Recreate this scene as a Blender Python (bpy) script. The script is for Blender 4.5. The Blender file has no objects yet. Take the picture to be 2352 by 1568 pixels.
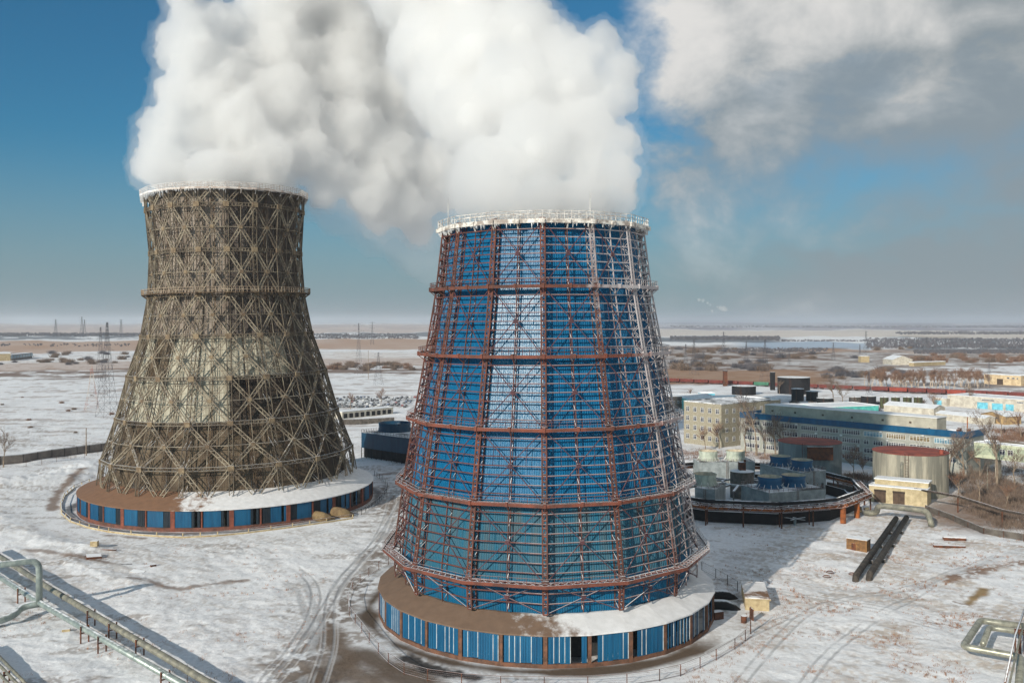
import bpy, bmesh, math, random
import numpy as np
from mathutils import Vector, Matrix
random.seed(7)
C = bpy.context.scene
COL = C.collection
F, HX, HY, H = 2100.0, 1176.0, 737.0, 62.0      # focal in px of a 2352 px wide frame, principal column, horizon row, camera height

def G(px, py, z=0.0):
    "point of the plane at height z seen at photo position px,py"
    y = (H - z) * F / (py - HY)
    return Vector(((px - HX) / F * y, y, z))
def U(px, py, y):
    return Vector(((px - HX) / F * y, y, H + (HY - py) / F * y))

# ------------------------------------------------------------------ mesh helpers
class MB:
    def __init__(s): s.v = []; s.f = []; s.m = []
    def add(s, vs, fs, mi=0):
        b = len(s.v); s.v += [tuple(v) for v in vs]
        s.f += [tuple(b + i for i in f) for f in fs]; s.m += [mi] * len(fs)
    def box(s, c, d, rz=0.0, mi=0):
        c = Vector(c); x, y, z = d[0] / 2, d[1] / 2, d[2] / 2
        R = Matrix.Rotation(rz, 3, 'Z')
        vs = [c + R @ Vector((a * x, b * y, e * z)) for e in (-1, 1) for a, b in ((-1, -1), (1, -1), (1, 1), (-1, 1))]
        s.add(vs, [(0, 3, 2, 1), (4, 5, 6, 7), (0, 1, 5, 4), (1, 2, 6, 5), (2, 3, 7, 6), (3, 0, 4, 7)], mi)
    def bar(s, p, q, w, h=None, up=(0, 0, 1), mi=0):
        h = h or w; p = Vector(p); q = Vector(q); d = q - p
        if d.length < 1e-6: return
        d.normalize(); u = Vector(up)
        a = d.cross(u)
        if a.length < 1e-4: a = d.cross(Vector((0, 1, 0)))
        a.normalize(); b = a.cross(d); a *= w / 2; b *= h / 2
        vs = [p - a - b, p + a - b, p + a + b, p - a + b, q - a - b, q + a - b, q + a + b, q - a + b]
        s.add(vs, [(0, 3, 2, 1), (4, 5, 6, 7), (0, 1, 5, 4), (1, 2, 6, 5), (2, 3, 7, 6), (3, 0, 4, 7)], mi)
    def quad(s, a, b, c, d, mi=0): s.add([a, b, c, d], [(0, 1, 2, 3)], mi)
    def tube(s, pts, r, n=12, mi=0, caps=True):
        pts = [Vector(p) for p in pts]; rr = r if isinstance(r, (list, tuple)) else [r] * len(pts)
        b = len(s.v); prev = None
        for i, p in enumerate(pts):
            t = (pts[min(i + 1, len(pts) - 1)] - pts[max(i - 1, 0)]).normalized()
            if prev is None:
                a = t.cross(Vector((0, 0, 1)))
                if a.length < 1e-3: a = Vector((1, 0, 0))
            else: a = prev - t * prev.dot(t)
            a.normalize(); prev = a; c = t.cross(a)
            for k in range(n):
                an = 2 * math.pi * k / n
                s.v.append(tuple(p + (a * math.cos(an) + c * math.sin(an)) * rr[i]))
        for i in range(len(pts) - 1):
            for k in range(n):
                s.f.append((b + i * n + k, b + i * n + (k + 1) % n, b + (i + 1) * n + (k + 1) % n, b + (i + 1) * n + k)); s.m.append(mi)
        if caps:
            s.f.append(tuple(b + k for k in range(n))[::-1]); s.m.append(mi)
            e = b + (len(pts) - 1) * n; s.f.append(tuple(e + k for k in range(n))); s.m.append(mi)
    def lathe(s, prof, n=48, c=(0, 0, 0), mi=0, a0=0.0, a1=2 * math.pi):
        b = len(s.v); full = abs(a1 - a0 - 2 * math.pi) < 1e-6; m = n if full else n + 1
        for r, z in prof:
            for k in range(m):
                an = a0 + (a1 - a0) * k / n
                s.v.append((c[0] + r * math.sin(an), c[1] - r * math.cos(an), c[2] + z))
        for i in range(len(prof) - 1):
            for k in range(n):
                k2 = (k + 1) % m
                s.f.append((b + i * m + k, b + i * m + k2, b + (i + 1) * m + k2, b + (i + 1) * m + k)); s.m.append(mi)
    def disc(s, c, r, n=32, mi=0, a=0):
        b = len(s.v)
        for k in range(n):
            an = 2 * math.pi * k / n + a; s.v.append((c[0] + r * math.sin(an), c[1] - r * math.cos(an), c[2]))
        s.f.append(tuple(range(b, b + n))); s.m.append(mi)
    def build(s, name, mats, parent=None, loc=(0, 0, 0), rz=0.0, smooth=False):
        me = bpy.data.meshes.new(name); me.from_pydata(s.v, [], s.f)
        if not isinstance(mats, (list, tuple)): mats = [mats]
        for m in mats: me.materials.append(m)
        if len(mats) > 1: me.polygons.foreach_set('material_index', s.m)
        if smooth: me.polygons.foreach_set('use_smooth', [True] * len(me.polygons))
        me.update(); o = bpy.data.objects.new(name, me); COL.objects.link(o)
        o.location = loc; o.rotation_euler.z = rz
        if parent: o.parent = parent
        return o

def tag(o, label=None, cat=None, group=None, kind=None):
    if label: o['label'] = label
    if cat: o['category'] = cat
    if group: o['group'] = group
    if kind: o['kind'] = kind
    return o
def empty(name, loc=(0, 0, 0), rz=0.0, label=None, cat=None, group=None):
    o = bpy.data.objects.new(name, None); COL.objects.link(o); o.location = loc; o.rotation_euler.z = rz
    o.empty_display_size = 1
    return tag(o, label, cat, group)
def children(o): return [c for c in COL.objects if c.parent == o]
def copy_tree(o, loc, rz=0.0, kids=None, label=None, scale=None, name=None):
    c = o.copy(); COL.objects.link(c); c.location = loc; c.rotation_euler.z = rz
    if label: c['label'] = label
    if scale: c.scale = scale
    for k in (kids if kids is not None else children(o)):
        d = k.copy(); COL.objects.link(d); d.parent = c
    return c
def copy_part(o, rz, kids=()):
    c = o.copy(); COL.objects.link(c); c.rotation_euler.z = rz
    for k in kids:
        d = k.copy(); COL.objects.link(d); d.parent = c
    return c

# ------------------------------------------------------------------ materials
SNOWC = (.80, .82, .85)
def lin(r, g, b):
    f = lambda c: (c / 255 / 12.92) if c / 255 <= .04045 else ((c / 255 + .055) / 1.055) ** 2.4
    return (f(r), f(g), f(b))
def mat(name, col, col2=None, scale=.6, rough=.75, metal=0.0, snow=None, snow_soft=.12, bump=0.0, stretch=1.0, contrast=(.35, .65),
        frost=None, spec=.3, coord='Object', snow_noise=.5, bdist=.05):
    """two-tone weathered paint/metal; snow = how level a face must be to carry snow; frost=(cx,scale_x,cz,scale_z) rime by world place"""
    m = bpy.data.materials.new(name); m.use_nodes = True; nt = m.node_tree; N = nt.nodes; L = nt.links
    N.clear(); out = N.new('ShaderNodeOutputMaterial'); bs = N.new('ShaderNodeBsdfPrincipled'); L.new(bs.outputs[0], out.inputs[0])
    bs.inputs['Roughness'].default_value = rough; bs.inputs['Metallic'].default_value = metal
    bs.inputs['Specular IOR Level'].default_value = spec
    geo = N.new('ShaderNodeNewGeometry')
    mp = N.new('ShaderNodeMapping'); mp.inputs['Scale'].default_value = (1, 1, stretch)
    if coord == 'Object':
        tc = N.new('ShaderNodeTexCoord'); L.new(tc.outputs['Object'], mp.inputs[0])
    else: L.new(geo.outputs['Position'], mp.inputs[0])
    no = N.new('ShaderNodeTexNoise'); no.inputs['Scale'].default_value = scale; no.inputs['Detail'].default_value = 6; no.inputs['Roughness'].default_value = .65
    L.new(mp.outputs[0], no.inputs['Vector'])
    cr = N.new('ShaderNodeMapRange'); cr.interpolation_type = 'SMOOTHSTEP'
    cr.inputs['From Min'].default_value = contrast[0]; cr.inputs['From Max'].default_value = contrast[1]
    L.new(no.outputs[0], cr.inputs[0])
    mx = N.new('ShaderNodeMix'); mx.data_type = 'RGBA'; L.new(cr.outputs[0], mx.inputs[0])
    c2 = col2 or tuple(c * .8 for c in col)
    mx.inputs[6].default_value = (*col, 1); mx.inputs[7].default_value = (*c2, 1)
    cur = mx.outputs[2]
    if snow is not None or frost is not None:
        n2 = N.new('ShaderNodeTexNoise'); n2.inputs['Scale'].default_value = .9; n2.inputs['Detail'].default_value = 5
        L.new(geo.outputs['Position'], n2.inputs['Vector'])
        fac = None
        if snow is not None:
            sp = N.new('ShaderNodeSeparateXYZ'); L.new(geo.outputs['Normal'], sp.inputs[0])
            ad = N.new('ShaderNodeMath'); ad.operation = 'MULTIPLY_ADD'; L.new(n2.outputs[0], ad.inputs[0]); ad.inputs[1].default_value = snow_noise
            L.new(sp.outputs[2], ad.inputs[2])
            mr = N.new('ShaderNodeMapRange'); mr.interpolation_type = 'SMOOTHSTEP'; L.new(ad.outputs[0], mr.inputs[0])
            mr.inputs['From Min'].default_value = snow + snow_noise * .5 - snow_soft; mr.inputs['From Max'].default_value = snow + snow_noise * .5 + snow_soft
            fac = mr.outputs[0]
        if frost is not None:
            cx, sx, cz, sz, lo, hi = frost
            sp2 = N.new('ShaderNodeSeparateXYZ'); L.new(geo.outputs['Position'], sp2.inputs[0])
            a = N.new('ShaderNodeMath'); a.operation = 'MULTIPLY_ADD'; L.new(sp2.outputs[0], a.inputs[0]); a.inputs[1].default_value = 1 / sx; a.inputs[2].default_value = -cx / sx
            b = N.new('ShaderNodeMath'); b.operation = 'MULTIPLY_ADD'; L.new(sp2.outputs[2], b.inputs[0]); b.inputs[1].default_value = 1 / sz; b.inputs[2].default_value = -cz / sz
            c = N.new('ShaderNodeMath'); c.operation = 'ADD'; L.new(a.outputs[0], c.inputs[0]); L.new(b.outputs[0], c.inputs[1])
            d = N.new('ShaderNodeMath'); d.operation = 'ADD'; L.new(c.outputs[0], d.inputs[0]); L.new(n2.outputs[0], d.inputs[1])
            mr = N.new('ShaderNodeMapRange'); mr.interpolation_type = 'SMOOTHSTEP'; L.new(d.outputs[0], mr.inputs[0])
            mr.inputs['From Min'].default_value = lo; mr.inputs['From Max'].default_value = hi; mr.inputs['To Max'].default_value = .42
            if fac is None: fac = mr.outputs[0]
            else:
                e = N.new('ShaderNodeMath'); e.operation = 'MAXIMUM'; L.new(fac, e.inputs[0]); L.new(mr.outputs[0], e.inputs[1]); fac = e.outputs[0]
        m2 = N.new('ShaderNodeMix'); m2.data_type = 'RGBA'; L.new(fac, m2.inputs[0]); L.new(cur, m2.inputs[6]); m2.inputs[7].default_value = (*SNOWC, 1)
        cur = m2.outputs[2]
        if metal or rough < .6:
            for inp, v, sn in (('Metallic', metal, 0), ('Roughness', rough, .8)):
                q = N.new('ShaderNodeMix'); q.inputs[2].default_value = v; q.inputs[3].default_value = sn; L.new(fac, q.inputs[0]); L.new(q.outputs[0], bs.inputs[inp])
    L.new(cur, bs.inputs['Base Color'])
    if bump:
        bp = N.new('ShaderNodeBump'); bp.inputs['Strength'].default_value = bump; bp.inputs['Distance'].default_value = bdist
        L.new(no.outputs[0], bp.inputs['Height']); L.new(bp.outputs[0], bs.inputs['Normal'])
    return m

# ------------------------------------------------------------------ camera, sun, sky
cam = bpy.data.cameras.new('camera'); co = bpy.data.objects.new('camera', cam); COL.objects.link(co)
cam.sensor_fit = 'HORIZONTAL'; cam.sensor_width = 36.0; cam.lens = F / 2352 * 36.0
co.location = (0, 0, H); co.rotation_euler = (math.radians(90), 0, 0)
cam.shift_x = 0.0; cam.shift_y = -(784 - HY) / 2352.0
cam.clip_start = .5; cam.clip_end = 200000
C.camera = co
SAZ, SEL = math.radians(36), math.radians(23)
to_sun = Vector((-math.sin(SAZ) * math.cos(SEL), -math.cos(SAZ) * math.cos(SEL), math.sin(SEL)))
sl = bpy.data.lights.new('sun', 'SUN'); sl.energy = 4.9; sl.angle = math.radians(.53); sl.color = (1.0, .91, .78)
so = bpy.data.objects.new('sun', sl); COL.objects.link(so); so.rotation_euler = to_sun.to_track_quat('Z', 'Y').to_euler(); so.location = to_sun * 500

w = bpy.data.worlds.new('World'); C.world = w; w.use_nodes = True; nt = w.node_tree; N = nt.nodes; L = nt.links; N.clear()
def nd(t, **k):
    n = N.new(t)
    for a, b in k.items(): setattr(n, a, b)
    return n
def M(op, a, b=None, c=None, clamp=False):
    n = N.new('ShaderNodeMath'); n.operation = op; n.use_clamp = clamp
    for i, x in enumerate((a, b, c)):
        if x is None: continue
        if isinstance(x, (int, float)): n.inputs[i].default_value = x
        else: L.new(x, n.inputs[i])
    return n.outputs[0]
def SS(x, a, b, t0=0.0, t1=1.0):
    n = N.new('ShaderNodeMapRange'); n.interpolation_type = 'SMOOTHSTEP'; L.new(x, n.inputs[0])
    for k, v in (('From Min', a), ('From Max', b), ('To Min', t0), ('To Max', t1)): n.inputs[k].default_value = v
    return n.outputs[0]
def MIX(f, a, b):
    n = N.new('ShaderNodeMix'); n.data_type = 'RGBA'
    if isinstance(f, (int, float)): n.inputs[0].default_value = f
    else: L.new(f, n.inputs[0])
    for i, x in ((6, a), (7, b)):
        if isinstance(x, tuple): n.inputs[i].default_value = (*x, 1)
        else: L.new(x, n.inputs[i])
    return n.outputs[2]
sky = nd('ShaderNodeTexSky', sky_type='NISHITA', sun_disc=False, sun_elevation=SEL, sun_rotation=math.pi + SAZ)
sky.altitude = 300; sky.air_density = 1.0; sky.dust_density = 1.2; sky.ozone_density = 2.5
geo = nd('ShaderNodeNewGeometry'); tc = nd('ShaderNodeTexCoord')
sep = nd('ShaderNodeSeparateXYZ'); L.new(tc.outputs['Generated'], sep.inputs[0])
el = M('ARCSINE', sep.outputs[2]); az = M('ARCTAN2', sep.outputs[0], sep.outputs[1])       # both in radians, azimuth from +Y
# the cloud field over azimuth and elevation
cmb = nd('ShaderNodeCombineXYZ'); L.new(az, cmb.inputs[0]); L.new(M('MULTIPLY', el, 1.35), cmb.inputs[1]); cmb.inputs[2].default_value = 3.1
def NOI(scale, det, rough, dist=0.0, off=0.0):
    n = N.new('ShaderNodeTexNoise'); n.inputs['Scale'].default_value = scale; n.inputs['Detail'].default_value = det
    n.inputs['Roughness'].default_value = rough; n.inputs['Distortion'].default_value = dist
    mp = N.new('ShaderNodeMapping'); mp.inputs['Location'].default_value = (off, off * .7, off); L.new(cmb.outputs[0], mp.inputs[0]); L.new(mp.outputs[0], n.inputs['Vector'])
    return n.outputs[0]
n1 = NOI(7.0, 9, .55, .3, 1.3); n2 = NOI(16, 8, .6, .2, 5.2); n3 = NOI(2.6, 4, .5, 0, 9.7)
# cover: a bank over the upper right, and a grey pall over the far right down to the horizon
wob = M('MULTIPLY_ADD', M('SUBTRACT', n1, .5), .26, M('MULTIPLY', M('SUBTRACT', n2, .5), .09))
e2 = M('ADD', el, wob); a2 = M('ADD', az, M('MULTIPLY', wob, 1.0))
bank = M('MULTIPLY', SS(e2, .155, .25), SS(a2, .13, .20)); soft = M('MULTIPLY', M('MULTIPLY', SS(e2, .06, .20), SS(a2, .11, .21)), SS(n3, .28, .48, .62, .95))
pall = M('MULTIPLY', SS(M('ADD', az, M('MULTIPLY', wob, 2.4)), .20, .56), .95)
low = M('MULTIPLY', M('MULTIPLY', SS(a2, .16, .34), SS(e2, .13, .04)), .85)
mid_ = M('MULTIPLY', M('MULTIPLY', SS(a2, .12, .22), SS(n1, .40, .62)), .45)
cloudf = M('MAXIMUM', M('MAXIMUM', bank, M('MAXIMUM', soft, pall)), M('MAXIMUM', low, mid_))
bright = SS(M('ADD', M('ADD', M('MULTIPLY', SS(el, .12, .34), .70), M('MULTIPLY', M('SUBTRACT', n1, .5), 2.3)), M('ADD', M('MULTIPLY', M('SUBTRACT', n2, .5), .7), M('MULTIPLY', SS(az, .28, .52), -.35))), -.12, .95)
ccol = MIX(bright, (2.65, 3.1, 3.4), (7.6, 7.5, 7.3))
tint = nd('ShaderNodeMix', data_type='RGBA', blend_type='MULTIPLY'); tint.inputs[0].default_value = 1.0; L.new(sky.outputs[0], tint.inputs[6]); tint.inputs[7].default_value = (.22, .67, .82, 1)
veil = SS(el, .0, .20, .80, 0.0)
base = MIX(veil, tint.outputs[2], (2.5, 3.1, 3.55))
skyc = MIX(cloudf, base, ccol)
bg = nd('ShaderNodeBackground'); L.new(skyc, bg.inputs[0]); bg.inputs[1].default_value = .10
wo = nd('ShaderNodeOutputWorld'); L.new(bg.outputs[0], wo.inputs[0])
C.view_settings.view_transform = 'Standard'; C.view_settings.look = 'None'; C.view_settings.exposure = -0.02; C.view_settings.gamma = 1.0
cy = C.cycles
cy.volume_bounces = 12; cy.max_bounces = 18; cy.diffuse_bounces = 5; cy.glossy_bounces = 3; cy.transparent_max_bounces = 8; cy.transmission_bounces = 4
cy.use_denoising = True; cy.use_adaptive_sampling = True; cy.adaptive_threshold = .02
cy.sample_clamp_indirect = 8
C.render.use_persistent_data = False
# ------------------------------------------------------------------ ground
def h2(ix, iy, s):
    n = (ix.astype(np.int64) * 374761393 + iy.astype(np.int64) * 668265263 + s * 974634777) & 0xffffffff
    n = ((n ^ (n >> 13)) * 1274126177) & 0xffffffff
    return ((n ^ (n >> 16)) & 0xffff) / 65535.0
def vnoise(x, y, s=0):
    ix = np.floor(x); iy = np.floor(y); fx = x - ix; fy = y - iy; fx = fx * fx * (3 - 2 * fx); fy = fy * fy * (3 - 2 * fy)
    a = h2(ix, iy, s); b = h2(ix + 1, iy, s); c = h2(ix, iy + 1, s); d = h2(ix + 1, iy + 1, s)
    return (a * (1 - fx) + b * fx) * (1 - fy) + (c * (1 - fx) + d * fx) * fy
def fbm(x, y, s=0, o=5, g=.5):
    t = 0; a = 1; n = 0
    for i in range(o):
        t = t + a * vnoise(x * 2 ** i + 17.3 * i, y * 2 ** i - 9.1 * i, s + i); n += a; a *= g
    return t / n
def sst(x, a, b): t = np.clip((x - a) / (b - a), 0, 1); return t * t * (3 - 2 * t)
def seg(x, y, pts):
    "distance to a polyline"
    d = np.full(x.shape, 1e9)
    for (ax, ay), (bx, by) in zip(pts[:-1], pts[1:]):
        vx, vy = bx - ax, by - ay; t = np.clip(((x - ax) * vx + (y - ay) * vy) / (vx * vx + vy * vy), 0, 1)
        d = np.minimum(d, np.hypot(x - ax - t * vx, y - ay - t * vy))
    return d
def gl(*ps): return [tuple(G(px, py)[:2]) for px, py in ps]
# tower places (needed for the pads)
BT = dict(c=(G(1256, 1437.0)[0] * 0 + 7.6, 200.0)); LTc = (-97.5, 317.2)
def relief(x, y):
    r = np.hypot(x, y)
    z = (fbm(x / 9, y / 9, 3, 4) - .5) * .95 * sst(r, 0, 60) * (1 - sst(r, 700, 2500)) + (fbm(x / 2.2, y / 2.2, 9, 3) - .5) * .34 * (1 - sst(r, 300, 700))
    # snow bank west of the left tower
    d = seg(x, y, gl((0, 1118), (110, 1106), (215, 1078)))
    bank = np.exp(-(d / 13) ** 2) * 3.0 * (.55 + .9 * fbm(x / 7, y / 7, 21, 4))
    d2 = seg(x, y, gl((0, 1180), (90, 1235), (200, 1262)))
    bank2 = np.exp(-(d2 / 7) ** 2) * 1.6 * fbm(x / 5, y / 5, 25, 3)
    d3 = seg(x, y, gl((30, 1330), (150, 1290), (260, 1330), (330, 1345)))
    bank3 = np.exp(-(d3 / 3.2) ** 2) * .7 * fbm(x / 3, y / 3, 27, 3)
    z = z + bank + bank2 + bank3
    for (cx, cy), R in ((LTc, 58), (BT['c'], 44)):
        q = sst(np.hypot(x - cx, y - cy), R, R + 14); z = z * q
    q = sst(np.hypot(x - 78, y - 316), 42, 52); z = z * q
    q = np.clip(1 - sst(y, 150, 260) * 0, 0, 1)
    return z
def zg(x, y):
    return float(relief(np.array([float(x)]), np.array([float(y)]))[0])

pr = np.concatenate([np.array([.9, 1.6, 2.4, 3.2]), np.arange(4, 90, .8), np.arange(90, 960, 1.4)])   # rows, closer together near the horizon
rad = (H * F / pr)[::-1]
rad = np.concatenate([[0.5, 30, 70, 110], rad[rad > 130]])
a_in = np.linspace(-.60, .60, 1250); a_out = np.linspace(.60, 2 * math.pi - .60, 60)[1:-1]
ang = np.concatenate([a_in, a_out]); nr, na = len(rad), len(ang)
RR, AA = np.meshgrid(rad, ang, indexing='ij')
gx = RR * np.sin(AA); gy = RR * np.cos(AA)
yy = np.where(gy > 1, gy, 1.0)
px = HX + gx / yy * F; py = HY + H * F / RR                      # RR instead of gy keeps bands on arcs round the site
gz = relief(gx, gy)
# ---- what the ground is made of at each place
SN = np.array([.83, .84, .86]); SD = np.array([.60, .61, .63]); TAN = np.array(lin(176, 140, 112)); BR = np.array(lin(120, 98, 84))
GR = np.array(lin(128, 96, 70)); DIRT = np.array(lin(112, 96, 82)); DARK = np.array(lin(84, 84, 88)); WOOD = np.array(lin(78, 84, 94)); PALE = np.array(lin(205, 190, 175))
col = np.tile(SN, (nr, na, 1)); 
def lay(c, f):
    global col
    f = np.clip(f, 0, 1)[..., None]; col = col * (1 - f) + np.asarray(c) * f
nA = fbm(gx / 60, gy / 60, 40, 5); nB = fbm(gx / 12, gy / 12, 50, 5); nC = fbm(gx / 3, gy / 3, 60, 4); nD = fbm(gx / 1.2, gy / 1.2, 70, 3)
big = fbm(gx / 700, gy / 900, 80, 5); wav = fbm(px / 90, py / 7, 90, 4); wv2 = fbm(px / 35, py / 3, 95, 4)
lay(SD, sst(nB, .4, .8) * .35)
# near yard: dead grass tufts showing through the snow
near = 1 - sst(RR, 450, 900)
nE = fbm(gx / .8, gy / .8, 77, 3); streak = fbm((gx * .6 + gy * .8) / 1.5, (gy * .6 - gx * .8) / 9, 78, 4)
tuft = sst(nC * .3 + nA * .4 + nB * .3, .46, .66) * sst(nE * .5 + streak * .5, .44, .60)
rightyard = sst(px, 1650, 1900)
lay(np.array(lin(146, 130, 114)), near * tuft * (.42 + .25 * rightyard))
lay(DIRT * 1.3, near * (1 - rightyard) * sst(fbm(gx / 16, gy / 6, 210, 5), .56, .66) * sst(nE, .3, .6) * .5)
lay(PALE * .95, near * sst(nB, .42, .65) * sst(nE, .3, .6) * rightyard * .55)
# trodden dirt: between the towers and in front, beside the blue tower
dd = seg(gx, gy, gl((640, 1568), (720, 1480), (790, 1390), (850, 1310), (905, 1220), (900, 1120)))
lay(DIRT, (1 - sst(dd + (nB - .5) * 14, 1, 9)) * sst(nC * .5 + nD * .5, .36, .52) * .85)
dd = seg(gx, gy, gl((730, 1568), (830, 1500), (960, 1568))); lay(DIRT * .8, (1 - sst(dd + (nB - .5) * 7, 1.5, 6)) * .95)
dd = seg(gx, gy, gl((760, 1440), (800, 1520), (900, 1620))); lay(DIRT, (1 - sst(dd + (nB - .5) * 8, .5, 4.5)) * .9)
dd = np.abs(np.hypot(gx - BT['c'][0], gy - BT['c'][1]) - 38.6)
front = sst(-(gy - BT['c'][1]) + .6 * -(gx - BT['c'][0]), -2, 12)
lay(DIRT * .75, (1 - sst(dd + (nB - .5) * 5, .3, 3.0)) * front)
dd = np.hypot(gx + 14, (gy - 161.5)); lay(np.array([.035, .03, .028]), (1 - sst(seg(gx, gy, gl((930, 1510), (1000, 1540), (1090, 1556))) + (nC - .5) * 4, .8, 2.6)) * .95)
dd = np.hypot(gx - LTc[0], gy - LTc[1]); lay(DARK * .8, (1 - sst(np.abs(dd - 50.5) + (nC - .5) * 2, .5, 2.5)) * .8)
dd = seg(gx, gy, gl((190, 1090), (135, 1130), (118, 1170))); lay(GR * .8, (1 - sst(dd + (nC - .5) * 4, .5, 3.0)) * .8)
for pts, wd in ((((60, 1262), (150, 1275), (260, 1295)), 1.2), (((1120 * 0 + 250, 1228), (330, 1236)), 1.0), (((300, 1330), (420, 1352), (560, 1330)), .9), (((870, 1090), (905, 1085)), 3.)):
    dd = seg(gx, gy, gl(*pts)); lay(GR * .75, (1 - sst(dd + (nC - .5) * 3, .2, wd + .8)) * .7)
TR = [((600, 1568), (690, 1470), (730, 1390), (722, 1330), (640, 1280), (480, 1262)), ((730, 1568), (760, 1480), (755, 1400), (770, 1340), (850, 1270), (895, 1180), (905, 1120)), ((620, 1568), (700, 1480), (745, 1400), (800, 1310), (880, 1230), (925, 1150)), ((480, 1250), (330, 1250), (180, 1268), (60, 1250)), ((560, 1248), (700, 1232), (830, 1196), (900, 1130)),
      ((1640, 1500), (1750, 1440), (1850, 1400), (2000, 1400), (2352, 1490)), ((1700, 1568), (1780, 1470), (1880, 1380), (2050, 1360), (2150, 1330), (2300, 1270)), ((1660, 1330), (1800, 1360), (1950, 1380), (2120, 1420), (2352, 1480)), ((1850, 1568), (1900, 1500), (1990, 1430), (2130, 1350))]
for q_, tr_ in enumerate(TR):
    P0 = [np.array(p) for p in gl(*tr_)]; cur = [P0[0]]
    for a_, b_, c_ in zip(P0[:-2], P0[1:-1], P0[2:]):
        for t_ in (0, .25, .5, .75, 1): cur.append(((a_ + b_) / 2 * (1 - t_) + b_ * t_) * (1 - t_) + (b_ * (1 - t_) + (b_ + c_) / 2 * t_) * t_)
    cur.append(P0[-1]); cur = [cur[0]] + [b_ for a_, b_ in zip(cur[:-1], cur[1:]) if np.hypot(*(b_ - a_)) > .01]; dd = seg(gx, gy, [tuple(p) for p in cur]); ed_ = (1 - sst(np.abs(dd - .95), .12, .42)) * sst(nB, .25, .5)
    lay(SD * .66, ed_ * .7); lay(SN, (1 - sst(np.abs(dd - 1.6), .1, .3)) * .35); gz -= ed_ * .07
# wheel ruts from lower left over to the right hand yard
for off in (0, 2.2, 7, 9.1):
    dd = seg(gx, gy + off, gl((560, 1240), (700, 1330), (740, 1430), (700, 1568))); lay(SD * .72, (1 - sst(dd + (nD - .5) * .8, .2, .7)) * .55 * sst(nB, .3, .5))
    dd = seg(gx, gy + off * .8, gl((1640, 1290), (1850, 1335), (2352, 1440))); lay(SD * .8, (1 - sst(dd + (nD - .5) * .6, .15, .6)) * .45)
dd = seg(gx, gy, gl((2100, 1350), (2180, 1325), (2290, 1280), (2352, 1262))); lay(SD * .85, (1 - sst(dd, .5, 2.6)) * .5)
dd = seg(gx, gy, gl((2180, 1335), (2260, 1305), (2352, 1290))); lay(GR, (1 - sst(dd + (nC - .5) * 5, .5, 3.5)) * sst(nD, .3, .5) * .85)
dd = seg(gx, gy, gl((2225, 1385), (2262, 1352))); lay(np.array(lin(142, 112, 58)), (1 - sst(dd + (nC - .5) * 2, .5, 2.0)) * .9)
dd = seg(gx, gy, gl((2190, 1380), (2225, 1388))); lay(GR * .8, (1 - sst(dd, .1, .5)) * .9)
# thicket floor at the right, tank farm soil
dd = seg(gx, gy, gl((2352, 1130), (2260, 1150), (2190, 1190))); lay(GR * .85, (1 - sst(dd + (nB - .5) * 22, 6, 22)) * .8)
dd = seg(gx, gy, gl((2352, 1030), (2285, 1020))); lay(np.array(lin(120, 98, 66)), (1 - sst(dd + (nB - .5) * 8, 14, 22)) * .9)
# middle ground
mid = sst(RR, 430, 620)
L_ = 1 - sst(px, 860, 1100); R_ = sst(px, 1380, 1520)
lay(GR, mid * (1 - sst(RR, 1500, 2500)) * sst(fbm(gx / 25, gy / 8, 130, 5), .56, .68) * .45)
b = lambda lo, hi, s=2.5: sst(py + (wav - .5) * 10, lo - s, lo + s) * (1 - sst(py + (wav - .5) * 10, hi - s, hi + s))
# left and centre plain: tan fields in bands, snow between
lay(BR, b(836, 856) * (1 - R_) * sst(fbm(gx / 90, gy / 20, 140, 5), .42, .52) * .9)
lay(TAN * .95, b(822, 838) * (1 - R_) * .55)
lay(TAN, b(778, 801, 1.2) * (1 - R_) * (.65 + .35 * wav))
lay(PALE, b(808, 822) * (1 - R_) * .55 * wav)
lay(WOOD, b(765, 775, 1.0) * (1 - R_) * sst(wv2, .38, .52) * .8)
lay(np.array(lin(190, 165, 150)), b(744, 764, 1.0) * (1 - R_) * .7)
# right hand plain
lay(BR * .95, b(794, 880, 3) * R_ * (1 - sst(px, 1880, 2080)) * (.55 + .45 * sst(wv2, .35, .6)))
lay(TAN * .85, b(846, 878, 2) * R_ * (1 - sst(px, 1850, 1950)) * .85)
lay(SN * .9, b(826, 833, 1.5) * R_ * sst(wv2, .42, .6) * .7)
lay(np.array(lin(150, 172, 195)), b(783, 796, 1.5) * sst(px, 1660, 1740) * (1 - sst(px, 1960, 2050)) * .8)
lay(TAN * 1.1, b(797, 803, 1.5) * sst(px, 1760, 1900) * .6)
lay(BR * .9, b(803, 828, 3) * sst(px, 1930, 2050) * sst(wv2, .3, .6) * .7)
lay(BR, sst(px, 1900, 2000) * b(800, 880, 4) * sst(fbm(gx / 40, gy / 26, 150, 5), .5, .6) * .75)
lay(WOOD, b(773, 785, 1.2) * R_ * (1 - sst(px, 1760, 1830)) * .85)
lay(WOOD * .9, b(768, 800, 2) * sst(px, 2000, 2120) * sst(wv2, .28, .55) * .85)
lay(PALE * 1.0, b(757, 772, 1.0) * R_ * .7)
lay(np.array(lin(140, 135, 150)), b(738, 756, .8) * R_ * (.55 + .45 * sst(fbm(px / 160, py / 2.5, 160, 3), .35, .6)))
lay(np.array(lin(150, 140, 140)), sst(RR, 4000, 9000) * .35 * sst(wv2, .4, .6))
vs = np.stack([gx, gy, gz], -1).reshape(-1, 3)
ii = np.arange(nr - 1)[:, None] * na; jj = np.arange(na)[None, :]; j2 = (jj + 1) % na
fa = np.stack([ii + jj, ii + j2, ii + na + j2, ii + na + jj], -1).reshape(-1, 4)
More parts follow.
